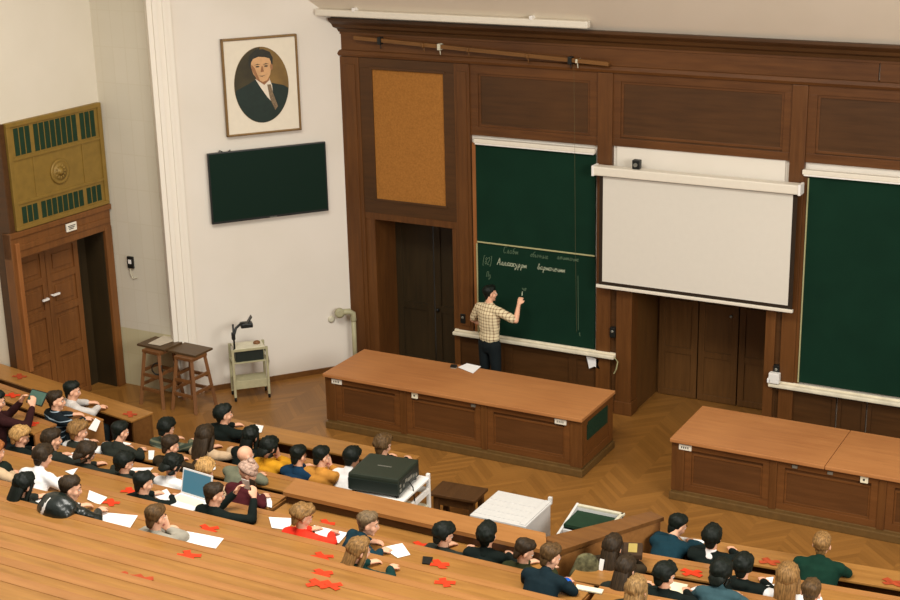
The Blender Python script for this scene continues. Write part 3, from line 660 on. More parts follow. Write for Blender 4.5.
def inoval(pts, k=.995):
    out = []
    for x, z in pts:
        d = math.hypot((x-cx)/rx, (z-cz)/rz_)
        out.append((x, z) if d < k else (cx+(x-cx)/d*k, cz+(z-cz)/d*k))
    return out
photo = obj('photograph', flat(ell((cx, cz), (rx, rz_), 64), -.070), 'photo_brown', po)
ly = [-.072]
def layer(name, pts, mat):
    ly[0] -= .0015
    obj(name, flat(inoval(pts), ly[0], .0012), mat, photo)
arc = lambda a0, a1, n=14: ell((cx, cz), (rx*.99, rz_*.99), n, a0, a1)
layer('backdrop', arc(90, 250, 20) + [(cx-.02, cz)], 'photo_dark')
layer('suit', [(cx-.43, cz-.06), (cx-.22, cz+.03), (cx-.08, cz+.10), (cx+.17, cz+.02), (cx+.36, cz-.03)] + list(reversed(arc(190, 352, 26))), 'photo_suit')
layer('shirt', [(cx-.10, cz+.10), (cx+.13, cz+.10), (cx+.17, cz-.02), (cx+.18, cz-.22), (cx+.22, cz-.36), (cx+.08, cz-.20), (cx-.02, cz-.04)], 'photo_white')
layer('tie', [(cx+.09, cz+.0), (cx+.15, cz+.0), (cx+.18, cz-.15), (cx+.25, cz-.36), (cx+.20, cz-.42), (cx+.12, cz-.22)], 'photo_tie')
layer('hair', [(cx-.17, cz+.26), (cx-.20, cz+.36), (cx-.18, cz+.48), (cx-.08, cz+.565), (cx+.05, cz+.57), (cx+.16, cz+.52), (cx+.205, cz+.42), (cx+.195, cz+.30), (cx, cz+.25)], 'photo_hair')
layer('neck', [(cx-.09, cz+.2), (cx+.12, cz+.2), (cx+.13, cz+.07), (cx+.04, cz-.0), (cx-.09, cz+.10)], 'photo_shade')
layer('face', [(cx-.155, cz+.37), (cx-.12, cz+.425), (cx-.03, cz+.455), (cx+.08, cz+.44), (cx+.15, cz+.415), (cx+.17, cz+.36), (cx+.17, cz+.28), (cx+.15, cz+.16), (cx+.09, cz+.07), (cx+.02, cz+.05), (cx-.06, cz+.09), (cx-.13, cz+.19), (cx-.16, cz+.30)], 'photo_skin')
layer('cheek', [(cx-.15, cz+.34), (cx-.16, cz+.29), (cx-.12, cz+.19), (cx-.06, cz+.09), (cx-.02, cz+.06), (cx-.06, cz+.16), (cx-.10, cz+.28)], 'photo_shade')
layer('ear', ell((cx+.175, cz+.28), (.022, .05), 16), 'photo_shade')
for dx in (-.055, .085):
    layer('brow', [(cx+dx-.05, cz+.325), (cx+dx+.0, cz+.345), (cx+dx+.05, cz+.33), (cx+dx, cz+.33)], 'photo_hair')
    layer('eye', ell((cx+dx, cz+.300), (.032, .012), 12), 'photo_hair')
layer('nose', [(cx+.01, cz+.30), (cx+.03, cz+.30), (cx+.045, cz+.215), (cx-.01, cz+.21)], 'photo_shade')
layer('mouth', [(cx-.05, cz+.16), (cx+.01, cz+.15), (cx+.08, cz+.165), (cx+.01, cz+.135)], 'photo_tie')

# cork board in the left bay
ck = thing('cork_board', 'tall cork notice board in a dark frame over the left recess', 'notice board')
b = BM()
for bx in ((-13.04, -11.29, 5.26, 5.42), (-13.04, -11.29, 2.84, 3.07), (-13.04, -12.80, 3.07, 5.26), (-11.49, -11.29, 3.07, 5.26)): box(b, bx[0], bx[1], YW-.05, YW+.02, bx[2], bx[3], .006)
for bx in ((-12.84, -11.45, 5.24, 5.28), (-12.84, -11.45, 3.05, 3.09)): box(b, bx[0], bx[1], YW-.065, YW-.04, bx[2], bx[3], .006)
obj('frame', b, 'panel_dark', ck)
b = BM(); box(b, -12.82, -11.47, YW-.03, YW+.015, 3.05, 5.28); obj('cork_panel', b, 'cork', ck)

def chalkboard(x0, x1, z0, z1, zdiv, label, jamb):
    r = thing('chalkboard', label, 'chalkboard')
    b = BM()
    if zdiv:
        box(b, x0, x1, YW-.05, YW-.02, zdiv, z1, .004); obj('upper_panel', b, 'chalkboard', r)
        b = BM(); box(b, x0, x1, YW-.03, YW+.0, z0, zdiv-.02, .004); obj('lower_panel', b, 'chalkboard', r)
        b = BM(); box(b, x0, x1, YW-.058, YW-.02, zdiv-.012, zdiv+.012, .004); obj('rail', b, 'chalk_rail', r)
    else:
        box(b, x0, x1, YW-.04, YW-.01, z0, z1, .004); obj('panel', b, 'chalkboard', r)
    b = BM(); box(b, x0-.07, x0, YW-.045, YW+.0, z0-.05, z1+.02, .006); obj('side_rail', b, jamb, r)
    b = BM(); box(b, x0-.01, x0+.008, YW-.062, YW-.04, z0, (zdiv or z1)-.03, .002); obj('edge_strip', b, 'chalk_rail', r)
    return r
cb = chalkboard(-10.93, -8.87, 1.01, 4.16, 2.56, 'green chalkboard with handwriting, where the lecturer stands', 'orange_wood')
cb2 = chalkboard(-5.59, -2.6, 1.0, 4.13, None, 'green chalkboard without writing right of the projection screen', 'panel_wood_v')
for (x0, x1, z, lab) in ((-11.37, -8.50, .90, 'pale chalk ledge under the chalkboard with handwriting'), (-6.02, -2.5, .86, 'pale chalk ledge under the chalkboard without writing')):
    b = BM(); box(b, x0, x1, YW-.15, YW-.02, z+.03, z+.09, .018); box(b, x0, x1, YW-.07, YW-.03, z+.07, z+.115, .01)
    tag(obj('chalk_ledge', b, 'tray_white'), lab, 'ledge')
for (x0, x1, z, lab) in ((-10.93, -8.86, 4.17, 'white light strip over the chalkboard with handwriting'), (-5.67, -2.5, 4.14, 'white light strip over the chalkboard without writing')):
    r = thing('light_strip', lab, 'lamp')
    b = BM(); box(b, x0, x1, YW-.12, YW-.03, z+.02, z+.09, .012); obj('housing', b, 'screen_case', r)
    b = BM(); box(b, x0+.02, x1-.02, YW-.115, YW-.04, z, z+.025, .005); obj('diffuser', b, 'white_plastic', r)

# chalk handwriting on the lower board: small stroke library (x advance, strokes in a unit box)
G = {
 'С': (.9, [[(.8, 1.15), (.55, 1.35), (.2, 1.1), (.05, .6), (.2, .1), (.5, 0), (.8, .2)]]),
 'А': (1.0, [[(0, 0), (.45, 1.4), (.8, 0)], [(.15, .5), (.7, .5)]]),
 'л': (.7, [[(0, .05), (.15, .0), (.35, .75), (.55, 0), (.7, .1)]]),
 'а': (.75, [[(.55, .6), (.3, .7), (.05, .35), (.25, 0), (.5, .25), (.55, .65), (.55, .1), (.75, .1)]]),
 'б': (.7, [[(.1, .3), (.3, .7), (.55, .4), (.3, 0), (.08, .3), (.15, .9), (.6, 1.25)]]),
 'о': (.65, [[(.3, .7), (.05, .35), (.3, 0), (.55, .35), (.3, .7), (.65, .6)]]),
 'в': (.65, [[(0, .1), (.2, 1.2), (.35, 1.1), (.1, .6), (.45, .5), (.3, 0), (.1, .1), (.65, .15)]]),
 'и': (.75, [[(0, .6), (.1, 0), (.35, .6), (.4, .05), (.65, .65), (.7, .05), (.8, .1)]]),
 'н': (.75, [[(.05, .7), (.05, 0), (.05, .35), (.5, .38), (.5, .7), (.5, 0), (.75, .1)]]),
 'п': (.75, [[(.05, 0), (.1, .65), (.1, .4), (.35, .7), (.45, .5), (.45, 0), (.75, .1)]]),
 'к': (.65, [[(.05, .7), (.05, 0)], [(.5, .7), (.1, .35), (.5, 0), (.65, .05)]]),
 'у': (.7, [[(.05, .7), (.1, .3), (.4, .3), (.5, .7), (.4, -.3), (.15, -.6), (.1, -.3), (.7, .1)]]),
 'р': (.75, [[(.15, -.55), (.2, .65), (.2, .4), (.45, .7), (.6, .35), (.4, 0), (.2, .1)]]),
 'т': (.95, [[(.05, 0), (.1, .65), (.3, .7), (.35, 0), (.35, .5), (.6, .7), (.65, .05), (.95, .1)]]),
 'ч': (.65, [[(.05, .65), (.1, .35), (.4, .35), (.5, .7), (.5, .05), (.65, .1)]]),
 'м': (.9, [[(0, .0), (.2, .7), (.35, .1), (.6, .7), (.7, .05), (.9, .1)]]),
 'е': (.55, [[(.05, .35), (.4, .45), (.3, .7), (.05, .4), (.2, 0), (.55, .15)]]),
 'ы': (.9, [[(.05, .7), (.1, .0), (.4, .2), (.1, .4)], [(.7, .7), (.7, .05), (.9, .1)]]),
 'г': (.5, [[(.05, .5), (.2, .7), (.3, .1), (.5, .1)]]),
 'с': (.5, [[(.45, .55), (.25, .7), (.05, .35), (.25, 0), (.5, .15)]]),
 '[': (.4, [[(.3, 1.5), (.05, 1.5), (.05, -.2), (.3, -.2)]]), ']': (.4, [[(.0, 1.5), (.25, 1.5), (.25, -.2), (.0, -.2)]]),
 '8': (.6, [[(.3, .7), (.5, 1.0), (.3, 1.3), (.1, 1.0), (.5, .35), (.3, 0), (.05, .3), (.3, .7)]]),
 '2': (.6, [[(.05, 1.1), (.3, 1.35), (.5, 1.0), (.05, 0), (.55, 0)]]),
 'П': (.8, [[(.05, 0), (.1, 1.3), (.6, 1.3), (.6, 0)]]), ' ': (.6, []),
}
def write(bm, text, x, z, size, drift=0, r=.0055, y=YW-.034):
    for ch in text:
        adv, strokes = G[ch]
        for st in strokes:
            pts = [(x+(p[0]+p[1]*.22)*size*.78, y, z+p[1]*size) for p in st]
            for a, c in zip(pts, pts[1:]): beam(bm, a, c, .004, r*2)
        x += adv*size*.82; z += drift*adv*size
    return x
b = BM(); write(b, 'Слаби', -10.47, 2.42, .085, -.0, .0035); write(b, 'обычные', -9.99, 2.41, .075, 0, .0035); write(b, 'понимание', -9.52, 2.43, .068, 0, .0042); obj('handwriting', b, 'faint_chalk', cb)
b = BM(); write(b, 'Аппаккурри', -10.58, 2.21, .085, .0, .0052); write(b, 'варианении', -9.86, 2.22, .080, 0, .005); obj('handwriting', b, 'chalk', cb)
b = BM(); write(b, '[82]', -10.84, 2.19, .095, 0, .004); write(b, 'Пу', -10.78, 1.98, .07, 0, .004); write(b, 'р', -10.68, 1.75, .06, 0, .004)
write(b, 'чо', -10.14, 1.83, .07, 0, .005); write(b, 'г', -9.15, 1.20, .09, 0, .004)
for x, z in ((-9.16, 2.2),): beam(b, (x, YW-.034, z), (x+.01, YW-.034, z-.9), .003, .006)
obj('handwriting', b, 'faint_chalk', cb)

# projection screen
ps = thing('projection_screen', 'white pull down projection screen hanging in front of the middle bay', 'projection screen')
b = BM(); box(b, -8.82, -5.64, YW-.30, YW-.12, 3.90, 4.04, .02); obj('housing', b, 'screen_case', ps)
for x in (-8.81, -5.65):
    b = BM(); box(b, x-.02, x+.02, YW-.31, YW-.11, 3.89, 4.05, .01); obj('end_cap', b, 'white_plastic', ps)
b = BM(); box(b, -8.73, -5.69, YW-.22, YW-.212, 2.17, 3.92); obj('border', b, 'black_edge', ps)
b = BM(); box(b, -8.67, -5.755, YW-.226, YW-.219, 2.225, 3.88); obj('fabric', b, 'screen_fabric', ps)
b = BM(); box(b, -8.77, -5.675, YW-.245, YW-.19, 2.12, 2.17, .012); obj('bottom_bar', b, 'screen_case', ps)
cm = thing('camera', 'small black camera sitting on the screen housing', 'camera', (-8.14, YW-.2, 4.04))
b = BM(); box(b, -.06, .06, -.05, .05, 0, .14, .015); obj('body', b, 'black_plastic', cm)
b = BM(); rodm(b, (0, -.045, .07), (0, -.075, .07), .03, 14); obj('lens', b, 'grey_metal', cm)
rs = thing('rolled_screen', 'long white rolled screen case under the ceiling at left', 'screen case')
b = BM(); box(b, -13.60, -8.86, YW-.42, YW-.29, 6.11, 6.215, .02); obj('case', b, 'screen_case', rs)
b = BM(); box(b, -12.9, -12.85, YW-.43, YW-.26, 6.20, 6.26, .01); box(b, -9.8, -9.75, YW-.43, YW-.26, 6.20, 6.26, .01); obj('bracket', b, 'white_plastic', rs)
rod = thing('wooden_rod', 'long thin wooden rod with clips hung across the top of the panelling', 'rod')
b = BM(); a0 = Vector((-13.05, YW-.14, 5.75)); a1 = Vector((-8.63, YW-.14, 5.57)); beam(b, a0, a1, .05, .06); obj('pole', b, 'rod_wood', rod)
for f, mt_, sz in ((.11, 'black_plastic', .06), (.86, 'black_plastic', .06), (.355, 'cream_paint', .05), (.29, 'rod_wood', .035), (.47, 'rod_wood', .035), (.70, 'rod_wood', .035), (.885, 'cream_paint', .03)):
    p = a0.lerp(a1, f); b = BM(); box(b, p.x-sz/2, p.x+sz/2, p.y-.05, p.y+.05, p.z-sz*1.1, p.z+sz*.9, .01); rodm(b, p + Vector((0, 0, -sz)), p + Vector((.01, 0, -sz-.08)), .008, 6); rodm(b, p, (p.x, YW-.02, p.z+.02), .008, 6)
    obj('clip', b, mt_, rod)
cd = BM(); p = a0.lerp(a1, .875); chain(cd, [p + Vector((0, -.03, -.05)), (-9.17, YW-.16, 4.4), (-9.16, YW-.14, 2.7), (-9.15, YW-.10, 1.3)], .0018, 6)
tag(obj('pull_cord', cd, 'cord_grey'), 'thin pull cord hanging from the rod over the handwritten chalkboard', 'cord')
for x, z, lab in ((-8.55, 1.36, 'small black socket box on the post left of the middle recess'), (-5.92, 1.14, 'small black socket box on the post right of the middle recess'), (-11.20, 1.22, 'small black socket box on the post left of the lecturer')):
    r = thing('socket_box', lab, 'socket', (x, YW-.06, z)); b = BM(); box(b, -.045, .045, -.03, .06, -.08, .08, .008); obj('box', b, 'black_plastic', r)
    b = BM(); lathe(b, [(.022, 0), (.022, .006), (.012, .006)], seg=12, mat=Matrix.Translation((0, -.03, .02)) @ Matrix.Rotation(math.pi/2, 4, 'X')); obj('socket', b, 'grey_metal', r)
r = thing('board_wiper', 'white block standing on the end of the right chalk ledge', 'wiper', (-5.93, YW-.12, .96)); b = BM(); box(b, -.08, .08, -.05, .05, 0, .16, .012); obj('body', b, 'white_plastic', r); b = BM(); box(b, -.10, -.05, -.05, .05, 0, .07, .01); obj('sponge', b, 'paper', r)
b = BM(); 
pts = [(-9.00, .89), (-8.78, .87), (-8.80, .78), (-8.76, .70), (-8.86, .74), (-8.95, .69), (-8.97, .78)]
prism(b, [(x, YW-.06, z) for x, z in pts], (0, .012, 0)); tag(obj('rag', b, 'paper'), 'torn white rag under the handwritten chalkboard ledge', 'rag')
b = BM(); chain(b, [(-8.50, YW-.10, .96), (-8.44, YW-.12, .90), (-8.46, YW-.12, .78), (-8.50, YW-.12, .70)], .012, 6); tag(obj('cable', b, 'chalk_rail'), 'pale cable hooked at the end of the left chalk ledge', 'cable')
# cream pipe with elbow in the corner
pp = thing('vent_pipe', 'cream pipe with an elbow in the corner beside the left demonstration desk', 'pipe', (-13.30, 20.70, 0))
b = BM(); rodm(b, (.04, 0, 0), (.04, 0, 1.0), .04, 14); obj('riser', b, 'olive_paint', pp)
b = BM(); chain(b, [(.04, 0, .95), (.03, -.0, 1.06), (-.02, -.03, 1.10), (-.12, -.10, 1.09)], .052, 12); obj('elbow', b, 'olive_paint', pp, True)
b = BM(); lathe(b, [(.085, 0), (.085, .06), (.05, .07)], seg=18, mat=Matrix.Translation((-.16, -.13, 1.09)) @ Matrix.Rotation(math.radians(50), 4, 'Z') @ Matrix.Rotation(math.radians(90), 4, 'X')); obj('flange', b, 'olive_paint', pp)
r = thing('wall_outlet', 'pale round wall outlet on the white wall beside the corner pipe', 'outlet'); t = BM(); lathe(t, [(.06, 0), (.06, .02), (.03, .03)], seg=16, mat=Matrix.Translation((-.42, 0, .95)) @ Matrix.Rotation(math.pi/2, 4, 'X')); obj('cover', mt(t), 'cream_paint', r)

# ------------------------------------------------------------------ demonstration desks
def demo_desk(x0, x1, y0, y1, label, bays, tops, plates, vent=None):
    r = thing('demonstration_desk', label, 'desk', (x0, y0, 0)); W = x1-x0; D = y1-y0; h = .92
    for a, c in tops:
        b = BM(); box(b, a-x0, c-x0, 0, D, h-.055, h, .012); obj('desktop', b, 'desk_top', r)
    b = BM(); box(b, .05, W-.05, .13, D-.05, .1, h-.05); 
    obj('carcass', b, 'desk_body', r)
    b = BM(); box(b, .0, W-.0, .02, D-.0, 0, .11, .012); box(b, .03, W-.03, .05, D-.03, .1, .15, .01); obj('plinth', b, 'plinth', r)
    for a, c in bays:
        b = BM(); framed(b, a-x0, c-x0, .15, h-.055, .06, .10, .06, 0, 1, .03); framed(b, a-x0+.10, c-x0-.10, .25, h-.20, .075, .03, .03, 0, 1, .008)
        obj('front_panel', b, ('desk_body', 'desk_panel'), r)
    posts = [(.015, bays[0][0]-x0)] + [(bays[i][1]-x0, bays[i+1][0]-x0) for i in range(len(bays)-1)] + [(bays[-1][1]-x0, W-.015)]
    for pa, pb in posts:
        b = BM(); box(b, pa, pb, .045, .12, .14, h-.055, .008); obj('stile', b, 'panel_wood_v', r)
    for xx, s in ((.03, -1), (W-.03, 1)):
        b = BM(); xa, xb = (xx-.01, xx+.03) if s < 0 else (xx-.03, xx+.01)
        box(b, xa, xb, .06, .20, .14, h-.055, .006); box(b, xa, xb, D-.18, D-.04, .14, h-.055, .006); box(b, xa, xb, .2, D-.18, .14, .26, .006); box(b, xa, xb, .2, D-.18, h-.18, h-.055, .006)
        box(b, xa+.012, xb-.012, .2, D-.18, .26, h-.18); obj('end_panel', b, 'desk_body', r)
    if vent:
        b = BM()
        for k in range(7): box(b, W-.03, W-.012, .30, D-.30, .52+k*.035, .54+k*.035)
        box(b, W-.04, W-.015, .26, D-.26, .50, .78); obj('vent', b, 'slot_dark', r)
    for px, kind in plates:
        b = BM()
        if kind == 'label':
            box(b, px-x0, px-x0+.18, .035, .062, h-.155, h-.075, .008); pl = obj('label_plate', b, 'label_white', r)
            b = BM()
            for k in range(4): box(b, px-x0+.035+k*.03, px-x0+.05+k*.03, .0345, .036, h-.13, h-.10)
            obj('lettering', b, 'ink', pl)
        elif kind == 'lock':
            box(b, px-x0, px-x0+.10, .04, .062, h-.16, h-.065, .004); pl = obj('label_plate', b, 'cream_paper', r)
            b = BM(); box(b, px-x0+.035, px-x0+.06, .0385, .041, h-.13, h-.10); obj('mark', b, 'ink', pl)
        else:
            box(b, px-x0, px-x0+.07, .04, .062, h-.13, h-.09, .004); obj('handle', b, 'grey_metal', r)
    return r
demo_desk(-12.36, -7.98, 18.33, 19.58, 'long wooden demonstration desk on the left, in front of the lecturer',
          [(-12.16, -11.0), (-10.90, -9.62), (-9.52, -8.18)], [(-12.36, -7.98)], [(-12.22, 'label'), (-8.42, 'label'), (-10.79, 'lock'), (-9.78, 'handle')], vent=True)
demo_desk(-6.62, -2.25, 18.22, 19.56, 'long wooden demonstration desk on the right, cut by the picture edge',
          [(-6.42, -5.22), (-5.12, -3.78), (-3.68, -2.35)], [(-6.62, -4.483), (-4.477, -2.25)], [(-6.50, 'label'), (-4.02, 'lock'), (-4.92, 'handle'), (-4.45, 'handle')])
bx = thing('wooden_eraser', 'small dark eraser block next to the sheet on the left demonstration desk', 'eraser', (-10.62, 19.41, .92), 10); b = BM(); box(b, -.05, .05, -.035, .035, .012, .05, .008); obj('block', b, 'black_plastic', bx); b = BM(); box(b, -.048, .048, -.033, .033, 0, .014, .003); obj('felt', b, 'cloth_grey', bx)

# ------------------------------------------------------------------ stools with boards, overhead projector, cart
def stool(loc, rz, label, board, h, n_boards=1):
    r = thing('wooden_stool', label, 'stool', loc, rz)
    b = BM(); box(b, board[0], board[1], board[2], board[3], h-.035, h, .006); obj('board', b, 'board_top', r)
    b = BM(); box(b, -.19, .19, -.19, .19, h-.09, h-.035, .01); obj('seat', b, 'stool_wood', r)
    for sx in (-1, 1):
        for sy in (-1, 1):
            b = BM(); beam(b, (sx*.25, sy*.25, 0), (sx*.16, sy*.16, h-.08), .055, .055, (sx, -sy, 0)); obj('leg', b, 'stool_wood', r)
    b = BM()
    for z, q in ((.28, .225), (.52, .20)):
        for s in (-1, 1):
            beam(b, (-q, s*q, z), (q, s*q, z), .035, .05); beam(b, (s*q, -q, z+.06), (s*q, q, z+.06), .035, .05)
    obj('stretcher', b, 'stool_wood', r)
    return r
stool((-15.42, 18.14, 0), -4, 'wooden stool with a board and pale sheet on top, nearer the left door', (-.38, .22, -.10, .34), .98)
st2 = stool((-14.80, 18.18, 0), -3, 'wooden stool with an empty dark board, right of the one with the sheet', (-.47, .19, -.10, .34), .95)
b = BM(); chain(b, [(-.35+.10*math.cos(a*.7), -.02+.02*math.sin(a), .66+.10*math.sin(a*.7)) for a in range(0, 10)], .012, 6); tag(obj('coiled_cable', b, 'black_plastic'), 'dark cable coil hanging between the two stools', 'cable').location = (-14.95, 17.95, 0)

oh = thing('projector_trolley', 'pale metal trolley against the white side wall', 'trolley', (-14.24, 18.98, 0), 45)
for sx in (-.28, .28):
    for sy in (-.17, .17):
        b = BM(); box(b, sx-.02, sx+.02, sy-.02, sy+.02, .07, .90, .004); l = obj('leg', b, 'olive_paint', oh)
        b = BM(); rodm(b, (sx-.015, sy, .035), (sx+.015, sy, .035), .035, 12); obj('caster', b, 'rubber', l)
b = BM(); box(b, -.27, .27, -.16, .16, .20, .34, .006); obj('lower_shelf', b, 'olive_paint', oh)
b = BM(); box(b, -.29, .29, -.18, .18, .65, .67, .004); obj('upper_shelf', b, 'olive_paint', oh)
b = BM(); box(b, -.29, .29, -.185, -.165, .86, .90, .004); box(b, -.29, .29, .165, .185, .86, .90, .004); obj('top_rail', b, 'olive_paint', oh)
op = thing('overhead_projector', 'overhead projector with dark lens arm on the pale trolley', 'projector', (-14.24, 18.98, .672), 45)
b = BM(); box(b, -.23, .23, -.15, .15, 0, .20, .012); obj('body', b, 'projector_side', op)
b = BM(); box(b, -.25, .25, -.17, .17, .20, .235, .008); obj('glass_top', b, 'cream_paint', op)
b = BM(); rodm(b, (-.24, -.15, .2), (-.24, -.15, .66), .016, 10); obj('post', b, 'black_plastic', op)
b = BM(); box(b, -.275, -.215, -.18, -.12, .40, .52, .01); obj('knob', b, 'black_plastic', op)
b = BM(); chain(b, [(-.24, -.15, .46), (-.19, -.12, .58), (-.10, -.05, .62), (0, 0, .60)], .022, 8); obj('arm', b, 'black_plastic', op)
b = BM(); box(b, -.10, .10, -.08, .08, .54, .62, .02); beam(b, (.02, 0, .61), (.09, 0, .72), .12, .015); obj('lens_head', b, 'black_plastic', op)
b = BM(); chain(b, [(.24, -.1, .22), (.29, -.12, .1), (.31, -.12, -.05), (.30, -.1, -.15)], .014, 6); obj('cable', b, 'bag_dark', op)
b = BM(); ball(b, (.15, .0, .25), (.06, .05, .04)); obj('knob', b, 'stool_wood', op, True)

ct = thing('projector_cart', 'white cart under the big black projector', 'cart', (-9.10, 14.82, 0), 4)
b = BM(); box(b, -.38, .38, -.46, .46, 1.09, 1.12, .006); obj('top_shelf', b, 'white_plastic', ct)
for z in (.3, .72):
    b = BM(); box(b, -.36, .36, -.44, .44, z, z+.025, .005); obj('shelf', b, 'cream_paint', ct)
for sx in (-.36, .36):
    for sy in (-.44, .44):
        b = BM(); box(b, sx-.022, sx+.022, sy-.022, sy+.022, .06, 1.17 if sx > 0 else 1.10, .004); l = obj('leg', b, 'white_plastic', ct)
        b = BM(); rodm(b, (sx-.015, sy, .03), (sx+.015, sy, .03), .03, 12); obj('caster', b, 'rubber', l)
b = BM(); box(b, .345, .375, -.44, .44, .90, .98, .005); box(b, -.36, .36, .425, .455, .90, .98, .005); obj('side_rail', b, 'white_plastic', ct)
pj = thing('video_projector', 'big black projector standing on the white cart', 'projector', (-9.14, 14.84, 1.122), 7)
b = BM(); box(b, -.36, .325, -.33, .34, .03, .26, .03); obj('case', b, 'projector_black', pj)
b = BM(); box(b, -.355, .32, -.336, -.32, .05, .20, .004); obj('front_panel', b, 'projector_side', pj)
b = BM(); box(b, .315, .331, -.30, .31, .05, .22, .004); cpn = obj('connector_panel', b, 'projector_side', pj)
for y, z, a in ((-.28, .10, .025), (-.28, .16, .02), (-.18, .12, .02), (-.10, .16, .03), (-.02, .14, .04), (.06, .14, .03), (.14, .12, .02), (.22, .10, .02)): 
    b = BM(); box(b, .329, .336, y-a, y+a, z-.02, z+.02, .002); obj('connector', b, 'grey_metal', cpn)
b = BM()
for k in range(9): box(b, -.09+k*.021, -.075+k*.021, -.012, .012, .2600, .262)
obj('lettering', b, 'grey_metal', pj)
b = BM(); rodm(b, (-.1, .36, .14), (-.1, .44, .14), .08, 18); obj('lens', b, 'black_plastic', pj)
for sx in (-.3, .28):
    for sy in (-.28, .28):
        b = BM(); rodm(b, (sx, sy, 0), (sx, sy, .035), .025, 10); obj('foot', b, 'rubber', pj)
b = BM(); chain(b, [(.35, -.05, .12), (.40, -.05, .05), (.41, -.04, -.1), (.40, 0, -.3)], .008, 6); obj('cable', b, 'rubber', pj)

lb = thing('low_bench', 'low dark wooden bench on the parquet right of the projector cart', 'bench', (-8.92, 16.36, 0), 4)
b = BM(); box(b, -.34, .34, -.22, .22, .41, .45, .008); obj('top', b, 'low_bench', lb)
for sx in (-.26, .26):
    for sy in (-.15, .15):
        b = BM(); box(b, sx-.035, sx+.035, sy-.035, sy+.035, 0, .41, .004); obj('leg', b, 'low_bench', lb)
for y in (-.16, .16):
    b = BM(); box(b, -.26, .26, y-.01, y+.01, .28, .41); obj('apron', b, 'low_bench', lb)
wc = thing('white_cabinet', 'white low cabinet with ribbed lid just beyond the barrier', 'cabinet', (-7.78, 15.66, 0), 0)
b = BM(); box(b, -.37, .37, -.38, .38, 0, .70, .01); obj('body', b, 'cabinet_white', wc)
b = BM(); box(b, -.39, .39, -.40, .40, .70, .735, .01)
for k in range(4): box(b, -.36, .30, -.32+k*.15, -.28+k*.15, .735, .742, .002)
box(b, .30, .375, -.38, .38, .735, .748, .003); obj('lid', b, 'cabinet_white', wc)
b = BM(); box(b, .34, .39, .36, .40, .73, .80, .004); obj('corner_post', b, 'cabinet_white', wc)
lt = thing('lectern', 'white lectern with dark green sunken top beyond the barrier', 'lectern', (-6.72, 15.72, 0), 0)
b = BM()
box(b, -.26, .34, .20, .24, 0, .80, .004); box(b, .31, .34, -.26, .24, 0, .80, .004); box(b, -.26, .34, -.26, -.23, 0, .70, .004); obj('body', b, 'cabinet_white', lt)
b = BM(); prism(b, [(-.29, -.46, 0), (-.29, .22, 0), (-.29, .24, .84), (-.29, -.46, .66)], (.03, 0, 0)); obj('side_panel', b, 'cabinet_white', lt)
b = BM(); box(b, -.26, .31, -.23, .20, .72, .76); obj('top_panel', b, 'slot_dark', lt)
b = BM(); box(b, -.26, .36, .20, .25, .80, .83, .005); box(b, .31, .35, -.26, .25, .80, .83, .005); obj('rim', b, 'cream_paint', lt)

# ------------------------------------------------------------------ tiers, barrier, benches
ROW = {-4: (16.22, .90, 0.), -3: (15.5, .90, 0.), -2: (14.75, .98, 0.), -1: (14.0, 1.12, .08), 0: (13.2, 1.33, .22), 1: (12.47, 1.53, .43), 2: (11.75, 1.77, .63), 3: (11.09, 1.99, .87),
       4: (10.45, 2.23, 1.09), 5: (9.81, 2.48, 1.33), 6: (9.18, 2.74, 1.58), 7: (8.56, 3.01, 1.84), 8: (7.95, 3.29, 2.11)}
T5 = math.tan(math.radians(5))
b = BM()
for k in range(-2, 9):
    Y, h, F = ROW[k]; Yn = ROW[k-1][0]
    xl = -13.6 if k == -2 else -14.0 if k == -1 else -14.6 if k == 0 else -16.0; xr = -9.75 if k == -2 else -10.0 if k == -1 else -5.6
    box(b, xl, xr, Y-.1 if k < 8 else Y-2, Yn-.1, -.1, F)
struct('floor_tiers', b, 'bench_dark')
b = BM(); MR = Matrix.Translation((-5.8, 0, 0)) 
for k in range(-2, 5):
    Y, h, F = ROW[k]; Yn = ROW[k-1][0]
    m5 = Matrix.Translation((-5.8, Y, 0)) @ Matrix.Rotation(math.radians(5), 4, 'Z')
    box(b, .24 if k >= 0 else -.30 if k == -1 else .12, 4.2, -.1, Yn-Y-.1, -.1, F, mat=m5)
struct('floor_tiers_right', b, 'bench_dark')

